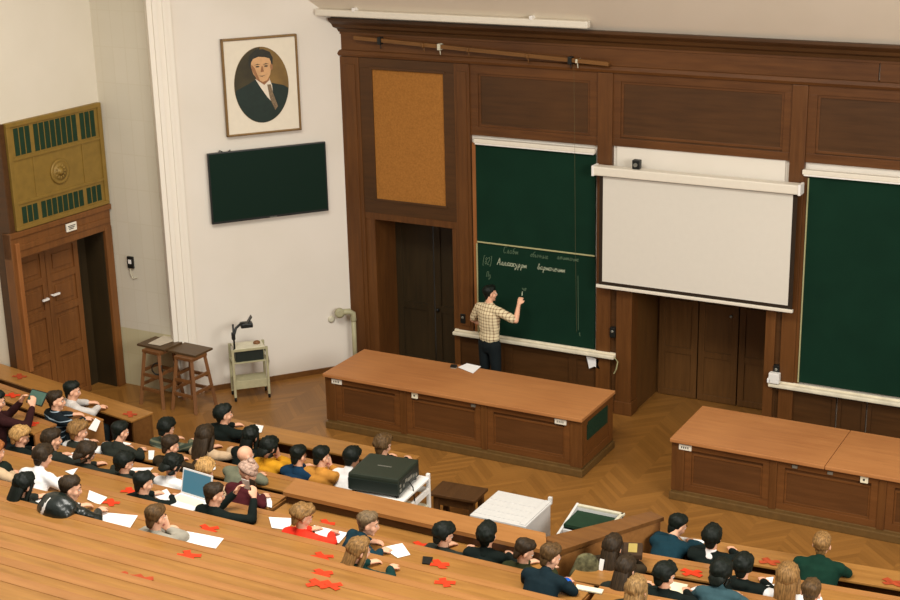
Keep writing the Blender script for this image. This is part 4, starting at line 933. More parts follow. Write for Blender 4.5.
ROOTS = {}
def bench(code, org, rz, xl, xr, h, F, label, seat=True, group=None, ends=(True, True), to_floor=False, back_y=0):
    """local: backrest at y=0, seat on +y, writing shelf of the row behind on -y; z=0 is this row's platform"""
    H_ = h-F
    r = thing('bench_row', label, 'bench', (org[0], org[1], F), rz, group)
    a, c = xl-org[0], xr-org[0]
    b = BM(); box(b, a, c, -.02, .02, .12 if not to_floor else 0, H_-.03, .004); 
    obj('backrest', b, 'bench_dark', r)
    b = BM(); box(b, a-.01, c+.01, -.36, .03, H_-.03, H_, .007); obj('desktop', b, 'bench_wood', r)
    b = BM(); box(b, a-.012, c+.012, -.075, .036, H_-.02, H_+.004, .003); obj('ledge', b, 'barrier_top', r)
    n = max(2, int((c-a)/1.6)+1)
    if seat:
        b = BM(); box(b, a+.02, c-.02, .05, .36, .45, .483, .008); obj('seat', b, 'bench_wood', r)
        for i in range(n):
            x = a+.05+(c-a-.1)*i/(n-1); b = BM(); box(b, x-.02, x+.02, .02, .33, 0, .45, .003); obj('seat_support', b, 'bench_dark', r)
    for i in range(n):
        x = a+.05+(c-a-.1)*i/(n-1); b = BM(); prism(b, [(x-.015, -.02, H_-.03), (x-.015, -.30, H_-.03), (x-.015, -.02, H_-.28)], (.03, 0, 0)); obj('bracket', b, 'bench_dark', r)
    for e, x in zip(ends, (a, c)):
        if e:
            b = BM(); box(b, x-.02, x+.02, -.34, .02, .0 if to_floor else .1, H_-.03, .005); obj('end_panel', b, 'barrier_top', r)
    ROOTS[code] = r
    return r
def front_desk(code, org, rz, xl, xr, h, label):
    r = thing('front_desk', label, 'desk', (org[0], org[1], 0), rz); a, c = xl-org[0], xr-org[0]
    b = BM(); box(b, a, c, -.02, .02, 0, h-.03, .004); obj('front_panel', b, 'bench_dark', r)
    b = BM(); box(b, a-.01, c+.01, -.38, .04, h-.03, h, .007); obj('desktop', b, 'bench_wood', r)
    for x in (a+.02, c-.02):
        b = BM(); box(b, x-.02, x+.02, -.34, .0, 0, h-.03, .004); obj('end_panel', b, 'bench_dark', r)
    ROOTS[code] = r; return r
EXT = {-3: (-12.6, -9.46), -2: (-13.45, -9.52), -1: (-14.05, -10.1), 0: (-14.55, -5.62)}
front_desk('m-4', (-11.0, 16.22), 0, -12.6, -9.46, .90, 'low front desk before the left rows of students, by the parquet')
LBM = {-3: 'front bench row of the left rows, nearest the parquet', -2: 'second bench row of the left rows, ending by the projector cart', -1: 'third bench row of the left rows, ending at the barrier',
       0: 'long bench row directly behind the barrier', 1: 'long bench row with the red shirt, one up from the barrier row', 2: 'long bench row with the dark teal jacket, two up from the barrier row',
       3: 'long bench row with the leather jacket, three up from the barrier row', 4: 'nearest empty bench row, just below the leather jacket', 5: 'empty bench row with faded red marks, second up from the leather jacket row',
       6: 'empty bench row third up from the leather jacket row', 7: 'empty bench row at the bottom edge, fourth up from the leather jacket row', 8: 'empty bench row at the lower left corner, nearest the viewer'}
for k in range(-3, 9):
    Y, h, F = ROW[k]; xl, xr = EXT.get(k, (-15.95, -5.62))
    bench('m%d' % k, ((xl+xr)/2, Y), 0, xl, xr, h, F, LBM[k], ends=(k < 1, True))
LBR = {-2: 'front bench row on the right, under the dark blue jacket', -1: 'second bench row on the right, under the long fair hair', 0: 'third bench row on the right, at the bottom edge', 1: 'fourth bench row on the right, partly below the picture', 2: 'fifth bench row on the right, below the others'}
front_desk('r-1', (-5.8, 15.5), 5, -5.35, -1.9, .90, 'low front desk at the right with faded red tape crosses')
for k, xl in ((-2, -5.68), (-1, -6.1), (0, -5.54), (1, -5.54), (2, -5.54)):
    Y, h, F = ROW[k]; bench('r%d' % (k+2), (-5.8, Y), 5, xl, -1.9, h, F, LBR[k], ends=(True, True))
WR = {1: (-13.86, 14.96, 1.13, .07, 'side bench row second from the left door'), 2: (-14.07, 14.26, 1.28, .25, 'side bench row third from the left door, under the striped polo'), 3: (-14.6, 13.6, 1.43, .40, 'side bench row fourth from the left door, at the picture edge')}
front_desk('w0', (-13.69, 15.82), -9.5, -17.4, -13.69, .95, 'side front desk closest to the left double door')
for k, (x, y, h, F, lab) in WR.items(): bench('w%d' % k, (x, y), -10.5, x-2.9, x, h, F, lab, ends=(False, True))
b = BM()
for k, (x, y, h, F, lab) in WR.items():
    m = Matrix.Translation((x, y, 0)) @ Matrix.Rotation(math.radians(-10.5), 4, 'Z'); box(b, -2.9, 0, -.15, .58, -.1, F, mat=m)
struct('floor_tiers_left', b, 'bench_dark')

br = thing('barrier', 'low wooden barrier with a broad top between the rows and the projector', 'barrier', (0, 0, 0))
b = BM()
prism(b, [(-9.97, 13.80, 1.25), (-6.42, 13.80, 1.25), (-6.62, 14.19, 1.25), (-10.05, 14.20, 1.25)], (0, 0, .05)); obj('top_board', b, 'barrier_top', br)
b = BM(); prism(b, [(-6.42, 13.80, 1.20), (-5.66, 15.45, 1.10), (-5.86, 15.53, 1.10), (-6.62, 14.19, 1.20)], (0, 0, .05)); obj('slanting_top', b, 'bench_dark', br)
b = BM(); box(b, -9.95, -6.50, 13.88, 14.12, 0, 1.25); box(b, -9.95, -6.50, 13.84, 13.89, 1.14, 1.24, .006); obj('body', b, 'panel_dark', br)
b = BM(); prism(b, [(-6.45, 13.84, 0), (-5.70, 15.44, 0), (-5.75, 15.46, 0), (-6.55, 13.9, 0)], (0, 0, 1.13)); obj('side_wall', b, 'barrier_top', br)
b = BM(); box(b, -9.97, -6.44, 13.45, 13.87, 1.10, 1.13, .006); obj('desktop', b, 'bench_wood', br)
ROOTS['b'] = br

def cross(code, x, d):
    r = ROOTS[code]; faded = code in ('w0', 'r-1', 'm5')
    M4 = Matrix.Translation(r.location) @ Matrix.Rotation(r.rotation_euler.z, 4, 'Z')
    if code == 'b': p = Vector((x, 13.84+d, 1.1305)); M4 = Matrix()
    else:
        hh = {'w0': .95, 'r-1': .90}.get(code) or None
        if code[0] == 'm': hh = ROW[int(code[1:])][1]
        elif code[0] == 'r' and code != 'r-1': hh = ROW[int(code[1:])-2][1]
        elif code[0] == 'w' and code != 'w0': hh = WR[int(code[1:])][2]
        lx = (x - r.location.x)/math.cos(r.rotation_euler.z)
        p = Vector((lx, d, hh - r.location.z))
    b = BM(); a = random.uniform(-.25, .25)
    for q in (.66, -.66):
        q += a; L = random.uniform(.11, .135); dx, dy = math.cos(q)*L, math.sin(q)*L*.8; nx, ny = -math.sin(q)*.036, math.cos(q)*.036
        pts = []
        for s in range(7):
            f = -1+2*s/6; j = random.uniform(.75, 1.2); pts.append((p.x+dx*f+nx*j, max(-.345, min(-.005, p.y+dy*f+ny*j)), 0))
        for s in range(6, -1, -1):
            f = -1+2*s/6; j = random.uniform(.75, 1.2); pts.append((p.x+dx*f-nx*j, max(-.345, min(-.005, p.y+dy*f-ny*j)), 0)) if code != 'b' else pts.append((p.x+dx*f-nx*j, p.y+dy*f-ny*j, 0))
        if code == 'b': pts = [(u[0], min(14.18, p.y + (u[1]-p.y if u[1] > 1 else 0)), 0) for u in pts] if False else [(p.x+math.cos(q)*L*f*1.0 - s*math.sin(q)*.036, p.y+math.sin(q)*L*.8*f + s*math.cos(q)*.036, 0) for f, s in ((-1, 1), (0, 1.2), (1, 1), (1, -1), (0, -.8), (-1, -1))]
        prism(b, [(u[0], u[1], p.z+.0065) for u in pts], (0, 0, .0025 if q > a else .0035))
    obj('tape_mark', b, 'tape_faded' if faded else 'tape_red', r, label='red tape cross')
# ------------------------------------------------------------------ things on the desks
def poly_area_ccw(p): return sum(p[i][0]*p[(i+1) % len(p)][1]-p[(i+1) % len(p)][0]*p[i][1] for i in range(len(p))) > 0
MARKN = {'white': 'paper', 'cream': 'cream_paper', 'pink': 'pink_paper', 'palegrey': 'palegrey_paper', 'black': 'black_plastic'}
CATS = {'paper': 'paper', 'folder': 'folder', 'smartphone': 'phone'}
for i, (kind, P, h, col, label) in enumerate(PAPERS):
    if not poly_area_ccw(P): P = list(reversed(P))
    cxp = sum(p[0] for p in P)/len(P); cyp = sum(p[1] for p in P)/len(P)
    z = h + .0055 + (.003 if i % 2 else 0)
    th = {'paper': .004, 'folder': .014, 'smartphone': .010}[kind]
    b = BM(); prism(b, [(p[0]-cxp, p[1]-cyp, 0) for p in P], (0, 0, th))
    if kind == 'paper': 
        bmesh.ops.subdivide_edges(b, edges=list(b.edges), cuts=2, use_grid_fill=True)
        for v in b.verts: v.co.z += .006*max(0, noise.noise(Vector((v.co.x*4+i, v.co.y*4, 0))))
    o = obj(kind, b, MARKN[col]); o.location = (cxp, cyp, z); tag(o, label, CATS[kind])
# laptop
lp = thing('laptop', 'white laptop with a lit bluish screen on the desk', 'laptop', (-10.72, 12.86, 1.388), -6)
b = BM(); box(b, -.24, .24, -.15, .17, 0, .022, .006); obj('base', b, 'laptop_white', lp)
b = BM(); box(b, -.20, .20, -.02, .13, .022, .024); obj('keyboard', b, 'cream_paper', lp)
Rl = Matrix.Translation((0, .17, .022)) @ Matrix.Rotation(math.radians(-14), 4, 'X')
b = BM(); box(b, -.24, .24, -.0, .012, 0, .31, .004, Rl); obj('lid', b, 'laptop_white', lp)
b = BM(); box(b, -.22, .22, -.002, .001, .02, .29, 0, Rl); obj('screen', b, 'laptop_screen', lp)
# cap, tablet, backpack, bag, case
hc = thing('knit_cap', 'dark round cap lying on the desk at the left edge', 'cap', (-13.05, 12.28, 1.566)); b = BM(); lathe(b, [(.115, 0), (.12, .03), (.11, .09), (.07, .135), (.02, .15)], seg=20); obj('crown', b, 'cloth_blackcap', hc); b = BM(); lathe(b, [(.118, 0), (.126, .01), (.126, .035), (.118, .04)], seg=20); obj('brim', b, 'cloth_blackcap', hc)
bp = thing('backpack', 'camouflage backpack with a pale strap inside the barrier corner', 'backpack', (-6.0, 13.95, .72), 20)
b = BM(); chain(b, [(0, 0, .10), (0, 0, .30), (0, -.01, .48)], [.19, .20, .13], 16, .62, (1, 0, 0)); obj('body', b, 'cloth_camo', bp, True)
b = BM(); chain(b, [(0, -.12, .12), (0, -.13, .28)], [.12, .12], 14, .4, (1, 0, 0)); obj('pocket', b, 'cloth_olive', bp, True)
b = BM(); beam(b, (.12, -.13, .18), (.17, -.02, .52), .05, .012); obj('strap', b, 'white_plastic', bp)
bg_ = thing('briefcase', 'dark flat case with a yellowish patch left of the dark blue jacket', 'bag', (-5.66, 14.46, 1.137), 20)
b = BM(); box(b, -.11, .11, -.17, .13, 0, .07, .015); obj('body', b, 'bag_dark', bg_); b = BM(); box(b, -.05, .05, -.12, .09, .068, .076, .003); obj('patch', b, 'yellow_item', bg_); b = BM(); chain(b, [(-.10, -.05, .03), (-.14, -.05, .04), (-.14, .05, .04), (-.10, .05, .03)], .010, 6); obj('handle', b, 'black_plastic', bg_)

# ------------------------------------------------------------------ people
def remesh(bm, vox, smooth=2):
    me = bpy.data.meshes.new('tmp'); bmesh.ops.recalc_face_normals(bm, faces=bm.faces); bm.to_mesh(me); bm.free()
    o = bpy.data.objects.new('tmp', me); sc.collection.objects.link(o)
    m = o.modifiers.new('r', 'REMESH'); m.mode = 'VOXEL'; m.voxel_size = vox
    if smooth:
        s = o.modifiers.new('s', 'SMOOTH'); s.iterations = smooth; s.factor = .5
    dg = bpy.context.evaluated_depsgraph_get(); dg.update()
    out = bpy.data.meshes.new_from_object(o.evaluated_get(dg))
    bpy.data.objects.remove(o); bpy.data.meshes.remove(me)
    for p in out.polygons: p.use_smooth = True
    return out
def mobj(name, me, mats, parent, label=None):
    me.name = name; me.materials.clear()
    for m in mats: me.materials.append(M[m])
    o = bpy.data.objects.new(name, me); link(o, parent)
    if label: o['label'] = label
    return o
def ik(S, W, l1, l2, hint):
    S = Vector(S); W = Vector(W); d = W-S; L = min(d.length, (l1+l2)*.985); u = d.normalized(); W = S+u*L
    a = (l1*l1-l2*l2+L*L)/(2*L); hh = math.sqrt(max(0, l1*l1-a*a)); k = Vector(hint); k = (k-u*k.dot(u)).normalized()
    return S+u*a+k*hh, W
def hand(bm, W, d, nrm, side, curl=.5):
    """palm, four bent fingers of unequal length and a thumb from the side of the palm"""
    W = Vector(W); d = Vector(d).normalized(); n = Vector(nrm); n = (n-d*n.dot(d)).normalized(); s = d.cross(n)*side
    chain(bm, [W-d*.02, W+d*.03, W+d*.085], [.026, .036, .040], 10, [.75, .5, .38], s)
    for off, L in ((-.030, .058), (-.010, .072), (.010, .076), (.030, .066)):
        p = W+d*.085+s*off; q = p
        pts = [p-d*.015]
        for i, f in enumerate((.45, .3, .25)):
            a = curl*(i+.6); v = (d*math.cos(a)+n*math.sin(a)); q = q+v*L*f; pts.append(q)
        chain(bm, pts, [.0105, .0105, .0098, .009], 8)
    p = W+d*.025+s*.030; v1 = (d*.75+s*.75+n*.25).normalized(); v2 = (d*.95+s*.15+n*.4).normalized()
    chain(bm, [p-v1*.01, p+v1*.035, p+v1*.035+v2*.032], [.014, .0125, .010], 8)
def head_geo(bm, T, f=False):
    def b_(c, r): 
        t = BM(); ball(t, (0, 0, 0), r, 18, 12)
        merge(bm, t, T @ Matrix.Translation(c))
    b_((0, -.012, .028), (.075, .094, .088)); b_((0, .028, -.035), (.058, .066, .075)); b_((0, .070, -.092), (.026, .022, .020))
    b_((0, .078, .030), (.055, .018, .016)); b_((.046, .052, -.02), (.024, .03, .028)); b_((-.046, .052, -.02), (.024, .03, .028))
    t = BM(); chain(t, [(0, .088, .022), (0, .108, -.012), (0, .104, -.024)], [.010, .013, .015], 8); merge(bm, t, T)
    t = BM(); chain(t, [(-.022, .086, -.058), (0, .094, -.055), (.022, .086, -.058)], [.007, .010, .007], 8); merge(bm, t, T)
    for s in (-1, 1): 
        t = BM(); ball(t, (0, 0, 0), (.013, .022, .033), 10, 8, Matrix.Rotation(s*.25, 3, 'Z')); merge(bm, t, T @ Matrix.Translation((s*.079, -.006, -.008)))
def hair_geo(style, seed):
    """closed cap hugging the skull; pushed inside the head over the face and neck"""
    bm = BM(); t = BM(); bmesh.ops.create_icosphere(t, subdivisions=4, radius=1)
    thick = dict(short=.015, bowl=.024, bob=.025, curly=.028, long=.020, longfull=.032, beanie=.024).get(style, .012)
    rnd = dict(curly=.016, short=.007, bowl=.009, beanie=.003).get(style, .009)
    low = {'short': -.64, 'bowl': -.84, 'bob': -.95, 'curly': -.62, 'long': -.95, 'longfull': -.95, 'beanie': -.25}.get(style, -.4)
    sm = lambda x: 0 if x <= 0 else 1 if x >= 1 else x*x*(3-2*x)
    for v in t.verts:
        d = v.co.normalized()
        hl = .48 - .30*max(0, abs(d.x)-.3) - (.10 if style in ('bowl', 'curly') else 0) + .06*noise.noise(Vector((d.x*7+seed, 0, 0)))
        c = (d.z-low)/.30                                             # nape
        if d.y > -.05:                                                # face and temples
            side = -.30 if style in ('bob', 'long', 'longfull') else -.02
            lim = hl if d.y > .45 else side + (hl-side)*sm((d.y+.05)/.5)
            c = min(c, (d.z-lim)/.22)
        c = max(-.4, c)
        az = math.atan2(d.x, d.y+.25); pol = math.acos(max(-1, min(1, d.z)))
        nz = noise.noise(Vector((az*5+seed, pol*1.6, 0)))*rnd*.9 + noise.noise(Vector((az*13+seed, pol*2.5, 3)))*rnd*.9 + noise.noise(d*4+Vector((seed, 0, 0)))*rnd*.7
        k = sm(c*.9)
        if style == 'short': k *= .25+.75*sm((d.z+.25)/.6)
        sk_ = Vector((d.x*.0765, d.y*.0955-.012, d.z*.0895+.028))
        if c <= -.05: v.co = Vector((d.x*.062, d.y*.075-.018, d.z*.075+.02)); continue
        v.co = sk_ + d*(.0025 + thick*k + nz*k)
        if d.y > .2 and d.z > .3: v.co += Vector((0, .004, .010 + rnd*.5))*k
        if style in ('bowl', 'curly', 'short') and d.y < 0: v.co += Vector((0, -.006, 0))*k
    for f in t.faces: f.smooth = True
    merge(bm, t)
    if style in ('bowl', 'curly', 'short'):
        q = {'bowl': 1.0, 'curly': 1.0, 'short': .88}[style]
        chain(bm, [(0, -.050, .0), (0, -.062*q, -.045), (0, -.056*q, -.078)], [.070*q, .060*q, .046*q], 16, [.7, .6, .5], (1, 0, 0))
    if style in ('long', 'longfull', 'bob'):
        k = {'long': .92, 'longfull': 1.1, 'bob': .9}[style]; zl = {'long': -.30, 'longfull': -.30, 'bob': -.10}[style]
        chain(bm, [(0, -.045, .06), (0, -.066, -.04), (0, -.085, zl*.6), (0, -.095, zl)], [.078*k, .090*k, .092*k, .062*k], 18, [.75, .62, .48, .32], (1, 0, 0))
        for s in (-1, 1):
            chain(bm, [(s*.070, .022, .06), (s*.083*min(k, 1.1), .020, -.03), (s*.085*min(k, 1.1), .01, zl*.55), (s*.07, -.02, zl*.95)], [.024, .028*k, .028*k, .016], 10)
        for v in bm.verts:
            n_ = noise.noise(Vector((v.co.x*40+seed, v.co.y*40, v.co.z*5))); v.co += Vector((n_*.007, n_*.007, 0))
    if style not in ('beanie',):
        for s in (-1, 1):
            chain(bm, [(s*.014, .093, .041), (s*.034, .089, .047), (s*.052, .074, .041)], [.0045, .0055, .004], 6)
    if style == 'beanie':
        lathe(bm, [(.104, -.012), (.112, .0), (.112, .035), (.104, .045)], (0, -.012, .03), 24)
        ball(bm, (0, -.03, .145), (.05, .05, .03))
    return bm
SH = {}
def shared(key, fn):
    if key not in SH: SH[key] = fn()
    return SH[key]
def person(spec, standing=False):
    key, X, Y, F, yaw, L, sc_, hyaw, pitch, pose, style, hcol, top, sk, label, opt = spec
    r = thing('person', label, 'person', (X, Y, F), yaw)
    th = math.radians(8+52*L); w_ = .86 if opt.get('narrow') else (1.16 if opt.get('wide') else (.92 if opt.get('f') else 1.0))
    P0 = Vector((0, 0, .51)); P1 = P0+Vector((0, .25*sc_*math.sin(th*.5), .25*sc_*math.cos(th*.5))); P2 = P1+Vector((0, .25*sc_*math.sin(th*1.05), .25*sc_*math.cos(th*1.05)))
    hd = Vector((0, math.sin(th*.95), math.cos(th*.95))); HC = P2+hd*.15
    T = Matrix.Translation(HC) @ Matrix.Rotation(math.radians(hyaw), 4, 'Z') @ Matrix.Rotation(math.radians(-pitch-8), 4, 'X')
    up = (P2-P1).normalized(); SZ = P2-up*.055
    arms = []
    for s in (-1, 1):
        S = SZ+Vector((s*.165*w_, .0, 0)); zt = .825
        if pose == 'chin' and s > 0: W = HC+Vector((.055, .10, -.15)); hint = (.6, .35, -1)
        elif pose == 'phone': W = Vector((s*.13+.10, SZ.y+.36, max(.93, HC.z-.12))); hint = (s*.7, 0, -1)
        else:
            W = Vector((s*.10 + (.04 if s > 0 else 0), max(.33, SZ.y+.17), zt)); hint = (s*.55, -.45, -.8)
            if s < 0: W += Vector((0, -.02, 0))
        E, W = ik(S, W, .28, .25, hint)
        if E.z < .82 and E.y > .16: E.z = .82
        arms.append((s, S, E, W))
    def torso(bm, k):
        chain(bm, [P0+Vector((0, 0, -.03)), P0+(P1-P0)*.5, P1, P1+(P2-P1)*.6, SZ+up*.005], [(.165+k)*w_, (.145+k)*w_, (.155+k)*w_, (.170+k)*w_, (.125+k)*w_], 16, [.78, .70, .66, .60, .55], (1, 0, 0))
        for s, S, E, W in arms: chain(bm, [SZ+Vector((s*.04, 0, .0)), S], [.066+k, .058+k], 10)
    bm = BM(); torso(bm, 0)
    chain(bm, [P2-up*.04, P2+up*.02, HC-hd*.03+Vector((0, -.012, 0))], [.066, .054, .052], 12)
    for s, S, E, W in arms:
        chain(bm, [S, S.lerp(E, .5), E], [.052, .047, .040], 10); chain(bm, [E, E.lerp(W, .35), W], [.040, .040, .027], 10)
        d = W-E; 
        if pose == 'phone': hand(bm, W, d+Vector((0, 0, .12)), (-s, .2, 0), s, .55)
        elif pose == 'chin' and s > 0: hand(bm, W, Vector((-.1, -.02, .3)), (-.5, .6, 0), s, .55)
        else: hand(bm, W, Vector((d.x*.6, abs(d.y)+.1, -.02)), (0, 0, -1), -s, .45)
    legs = []
    for s in (-1, 1):
        Hp = Vector((s*.09, .02, .51)); K = Vector((s*.125, .40, .515)); A = Vector((s*.125, .36, .085)); legs.append((Hp, K, A))
        chain(bm, [Hp, Hp.lerp(K, .5), K], [.082, .070, .056], 12); chain(bm, [K, K.lerp(A, .35), A], [.056, .054, .036], 12)
        chain(bm, [A+Vector((0, -.01, -.035)), A+Vector((0, .08, -.052))], [.036, .030], 10)
    head_geo(bm, T)
    me = remesh(bm, .0105, 1)
    bo = mobj('body', me, ['skin', 'lips'], r)
    Ti = T.inverted(); lipc = Vector((0, .094, -.057))
    for p in me.polygons:
        q = Ti @ p.center
        if q.y > .082 and abs(q.x) < .026 and abs(q.z+.057) < .010: p.material_index = 1
    # clothes
    bm = BM(); torso(bm, .014)
    collar = .0
    for s, S, E, W in arms:
        chain(bm, [S, S.lerp(E, .5), E], [.066, .059, .053], 10); chain(bm, [E, E.lerp(W, .4), E.lerp(W, .93)], [.053, .050, .041], 10)
    chain(bm, [P2-up*.045, P2-up*.012+Vector((0, -.006, 0))], [.085, .070], 12)
    if top == 'leather':
        ball(bm, (0, -.085, .95), (.215, .105, .14)); ball(bm, (0, -.02, 1.0), (.225, .12, .12))
    if opt.get('hood') or top in ('green', 'leather'): ball(bm, P2+Vector((0, -.05, .0)), (.095, .06, .06))
    me = remesh(bm, .015, 2)
    for v in me.vertices:
        n_ = noise.noise(v.co*11+Vector((X*3, Y, 0)))*.006 + noise.noise(v.co*25+Vector((X*3, Y, 0)))*.003
        v.co += v.normal*n_
    so = mobj({'leather': 'jacket', 'charcoal': 'jacket', 'dbrownjacket': 'jacket', 'olive': 'jacket', 'teal': 'jacket', 'darkblue': 'jacket', 'white': 'shirt', 'red': 'shirt'}.get(top, 'jumper'), me, ['cloth_'+top], r)
    bm = BM(); chain(bm, [P2-up*.030+Vector((0, -.004, 0)), P2+up*.012+Vector((0, -.008, 0))], [.078, .064], 14)
    me = remesh(bm, .012, 1); mobj('collar', me, ['cloth_white' if top in ('blackwc', 'whitevest') else 'cloth_'+top], r)
    if top == 'leather':
        me_ = so.data; me_.materials.append(M['white_plastic'])
        for p in me_.polygons:
            if abs((p.center.x+.10)*.92+(p.center.z-SZ.z+.03)*-.38) < .018 and p.center.x < -.02 and p.normal.y < .35: p.material_index = 1
    if top == 'darkblue':
        for s, S, E, W in arms: b2 = BM(); chain(b2, [E.lerp(W, .78), E.lerp(W, .98)], [.047, .045], 12); obj('cuff', b2, 'cloth_bluecuff', so, True)
    if top == 'whitevest':
        b2 = BM(); chain(b2, [P0+(P1-P0)*.2, P1, P1+(P2-P1)*.62], [.185*w_, .180*w_, .188*w_], 16, [.76, .70, .64], (1, 0, 0)); obj('vest', b2, 'cloth_charcoal', r, True)
    def legm():
        bm = BM()
        chain(bm, [(-.06, 0, .50), (.06, 0, .50)], [.115, .115], 12)
        for Hp, K, A in legs:
            chain(bm, [Hp, Hp.lerp(K, .5), K], [.095, .083, .068], 12); chain(bm, [K, K.lerp(A, .4), A], [.068, .065, .055], 12)
        return remesh(bm, .016, 2)
    me = shared('legs', legm); tm = 'trousers' if hash(key) % 2 else 'trousers'
    o = bpy.data.objects.new('trousers', me); link(o, r)
    if not me.materials: me.materials.append(M['cloth_trousers'])
    for s, (Hp, K, A) in zip((-1, 1), legs):
        def shoem():
            b2 = BM(); chain(b2, [(0, -.035, -.035), (0, .04, -.045), (0, .11, -.055)], [.045, .045, .036], 12, [.9, .85, .7]); box(b2, -.04, .04, -.075, .14, -.085, -.065, .008)
            m_ = bpy.data.meshes.new('shoe'); b2.to_mesh(m_); b2.free(); m_.materials.append(M['cloth_shoe']); return m_
        o = bpy.data.objects.new('shoe', shared('shoe', shoem)); link(o, r); o.location = A
    finish_head(r, T, style, hcol, X)
    return r, T, arms
def finish_head(r, T, style, hcol, seed):
    if style != 'bald':
        h = obj('knitted_cap' if style == 'beanie' else 'hair', hair_geo(style, seed*7.3), 'hair_'+hcol, r, True)
    else:
        b = BM()
        for s in (-1, 1): chain(b, [(s*.014, .093, .041), (s*.034, .089, .047), (s*.052, .074, .041)], [.0045, .0055, .004], 6)
        h = obj('eyebrows', b, 'hair_greybrown', r, True)
    h.matrix_local = T
    def eyem():
        b2 = BM(); ball(b2, (0, 0, 0), .0125, 12, 8); n0 = len(b2.faces); t = BM(); ball(t, (0, .0085, 0), (.006, .0055, .006), 10, 6); merge(b2, t, mi=1)
        m_ = bpy.data.meshes.new('eye'); b2.to_mesh(m_); b2.free(); m_.materials.append(M['eye_white']); m_.materials.append(M['black_plastic']); return m_
    for s in (-1, 1):
        o = bpy.data.objects.new('eye', shared('eye', eyem)); link(o, r); o.matrix_local = T @ Matrix.Translation((s*.032, .078, .016))

HELD = []
for spec in PEOPLE:
    r, T, arms = person(spec)
    if spec[9] == 'phone': HELD.append((spec[0], r, arms))
for key, r, arms in HELD:
    c = r.location + (Matrix.Rotation(r.rotation_euler.z, 3, 'Z') @ ((arms[0][3]+arms[1][3])/2 + Vector((0, .09, .06))))/U
    if key == 'c2':
        o = thing('smartphone', 'dark phone held up by the person in the black jumper', 'phone', c + Vector((.03, .02, 0)), math.degrees(r.rotation_euler.z)-10)
        b = BM(); box(b, -.055, .055, -.006, .006, -.06, .10, .004); obj('case', b, 'bag_dark', o); b = BM(); box(b, -.04, .04, -.009, -.005, -.04, .085); obj('screen', b, 'black_plastic', o)
        b = BM(); box(b, -.10, .10, .012, .016, -.09, .06); o = tag(obj('paper', b, 'paper'), 'white sheet held up behind a phone by the person in the black jumper', 'paper'); o.location = c + Vector((-.06, .05, 0)); o.rotation_euler = (.3, 0, r.rotation_euler.z)
    else:
        o = thing('tablet', 'tablet with greenish screen held at the left picture edge', 'tablet', c + Vector((.06, .02, .0)), math.degrees(r.rotation_euler.z)+10)
        o.rotation_euler.x = -.7
        b = BM(); box(b, -.16, .16, -.006, .006, -.10, .11, .006); obj('case', b, 'black_plastic', o); b = BM(); box(b, -.145, .145, -.009, -.005, -.085, .095); obj('screen', b, 'slate_screen', o)
        
# ---- the lecturer, standing at the board with the right arm raised
lec = thing('person', 'lecturer in a checked short sleeved shirt and dark trousers writing on the chalkboard', 'person', (-10.51, 20.42, 0), -14)
HCl = Vector((.0, .03, 1.74)); Tl = Matrix.Translation(HCl) @ Matrix.Rotation(math.radians(-30), 4, 'Z') @ Matrix.Rotation(math.radians(-6), 4, 'X')
ShR = Vector((.195, .0, 1.50)); ShL = Vector((-.195, .0, 1.50))
ER, WR_ = ik(ShR, (.40, .22, 1.60), .29, .25, (.5, -.3, -1)); EL, WL = ik(ShL, (-.24, .20, 1.12), .29, .25, (-.8, -.5, -.2))
def ltorso(bm, k): chain(bm, [(0, 0, .98 if k == 0 else 1.06), (0, .005, 1.14), (0, 0, 1.28), (0, -.005, 1.44), (0, 0, 1.53)], [.165+k, .155+k, .175+k, .190+k, .12+k], 18, [.68, .66, .64, .58, .6], (1, 0, 0))
bm = BM(); ltorso(bm, 0)
for S in (ShR, ShL): chain(bm, [(0, 0, 1.51), S], [.075, .062], 12)
chain(bm, [(0, 0, 1.50), (0, .008, 1.58), (0, .012, 1.70)], [.07, .056, .055], 12)
for S, E, W, s in ((ShR, ER, WR_, 1), (ShL, EL, WL, -1)):
    chain(bm, [S, S.lerp(E, .5), E], [.056, .050, .042], 12); chain(bm, [E, E.lerp(W, .35), W], [.043, .042, .028], 12)
hand(bm, WR_, Vector((-.05, .25, .35)), (-.3, .8, -.2), -1, .75); hand(bm, WL, WL-EL, (1, 0, -.2), 1, .4)
LEG = [(Vector((s*.095, 0, .96)), Vector((s*.115, .02, .52)), Vector((s*.13, -.01, .085))) for s in (-1, 1)]
for Hp, K, A in LEG:
    chain(bm, [Hp, Hp.lerp(K, .5), K], [.09, .075, .058], 12); chain(bm, [K, K.lerp(A, .35), A], [.058, .056, .037], 12); chain(bm, [A+Vector((0, -.01, -.035)), A+Vector((0, .09, -.05))], [.037, .032], 10)
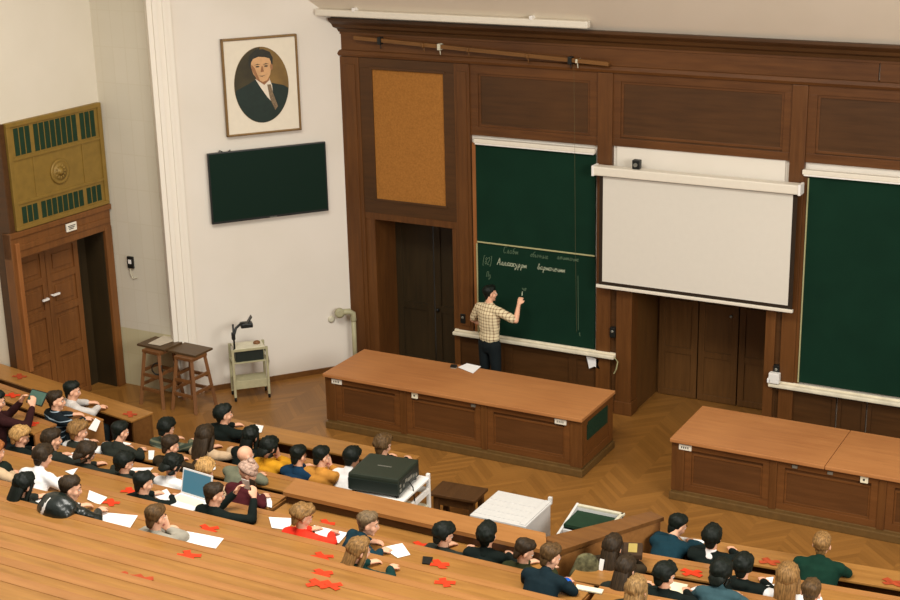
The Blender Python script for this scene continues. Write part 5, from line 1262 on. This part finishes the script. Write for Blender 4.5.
head_geo(bm, Tl); me = remesh(bm, .0085, 1); mobj('body', me, ['skin', 'lips'], lec)
bm = BM(); ltorso(bm, .016)
for S, E in ((ShR, ER), (ShL, EL)): chain(bm, [(0, 0, 1.51), S], [.088, .074], 12); chain(bm, [S, S.lerp(E, .4), S.lerp(E, .8)], [.072, .068, .068], 12)
chain(bm, [(0, 0, 1.52), (0, -.004, 1.565)], [.085, .066], 12)
me = remesh(bm, .014, 2)
for v in me.vertices: v.co += v.normal*noise.noise(v.co*13)*.006
mobj('shirt', me, ['cloth_plaid'], lec)
bm = BM(); chain(bm, [(0, 0, .92), (0, 0, 1.06)], [.172, .166], 16, .68, (1, 0, 0))
for Hp, K, A in LEG: chain(bm, [Hp, Hp.lerp(K, .5), K], [.105, .092, .078], 12); chain(bm, [K, K.lerp(A, .4), A], [.078, .076, .072], 12)
me = remesh(bm, .014, 2); mobj('trousers', me, ['cloth_trousers'], lec)
for Hp, K, A in LEG:
    o = bpy.data.objects.new('shoe', SH['shoe'].copy()); link(o, lec); o.location = A
finish_head(lec, Tl, 'short', 'black', 3.3)
LS = .925
p = lec.location + (Matrix.Rotation(lec.rotation_euler.z, 3, 'Z') @ (WR_ + Vector((-.02, .10, .11))))*LS/U
b = BM(); rodm(b, p, p + Vector((-.02, .06, .05)), .008, 8); tag(obj('chalk_stick', b, 'chalk'), 'stick of chalk in the raised hand of the lecturer', 'chalk')
for code, x, d in MARKS: cross(code, x, d)

# ------------------------------------------------------------------ drawing units -> metres (people are drawn in metres already)
for ch in lec.children:
    if ch.data.users > 1: ch.data = ch.data.copy()
    ch.data.transform(Matrix.Scale(LS, 4)); ch.location *= LS
done = set()
for o in sc.objects:
    if o.type in ('CAMERA', 'LIGHT'): continue
    top = o
    while top.parent: top = top.parent
    if o.parent is None: o.location *= U
    if top.name.split('.')[0] == 'person': continue
    if o.parent is not None: o.location *= U
    if o.type == 'MESH' and o.data.name not in done:
        done.add(o.data.name); o.data.transform(Matrix.Scale(U, 4))
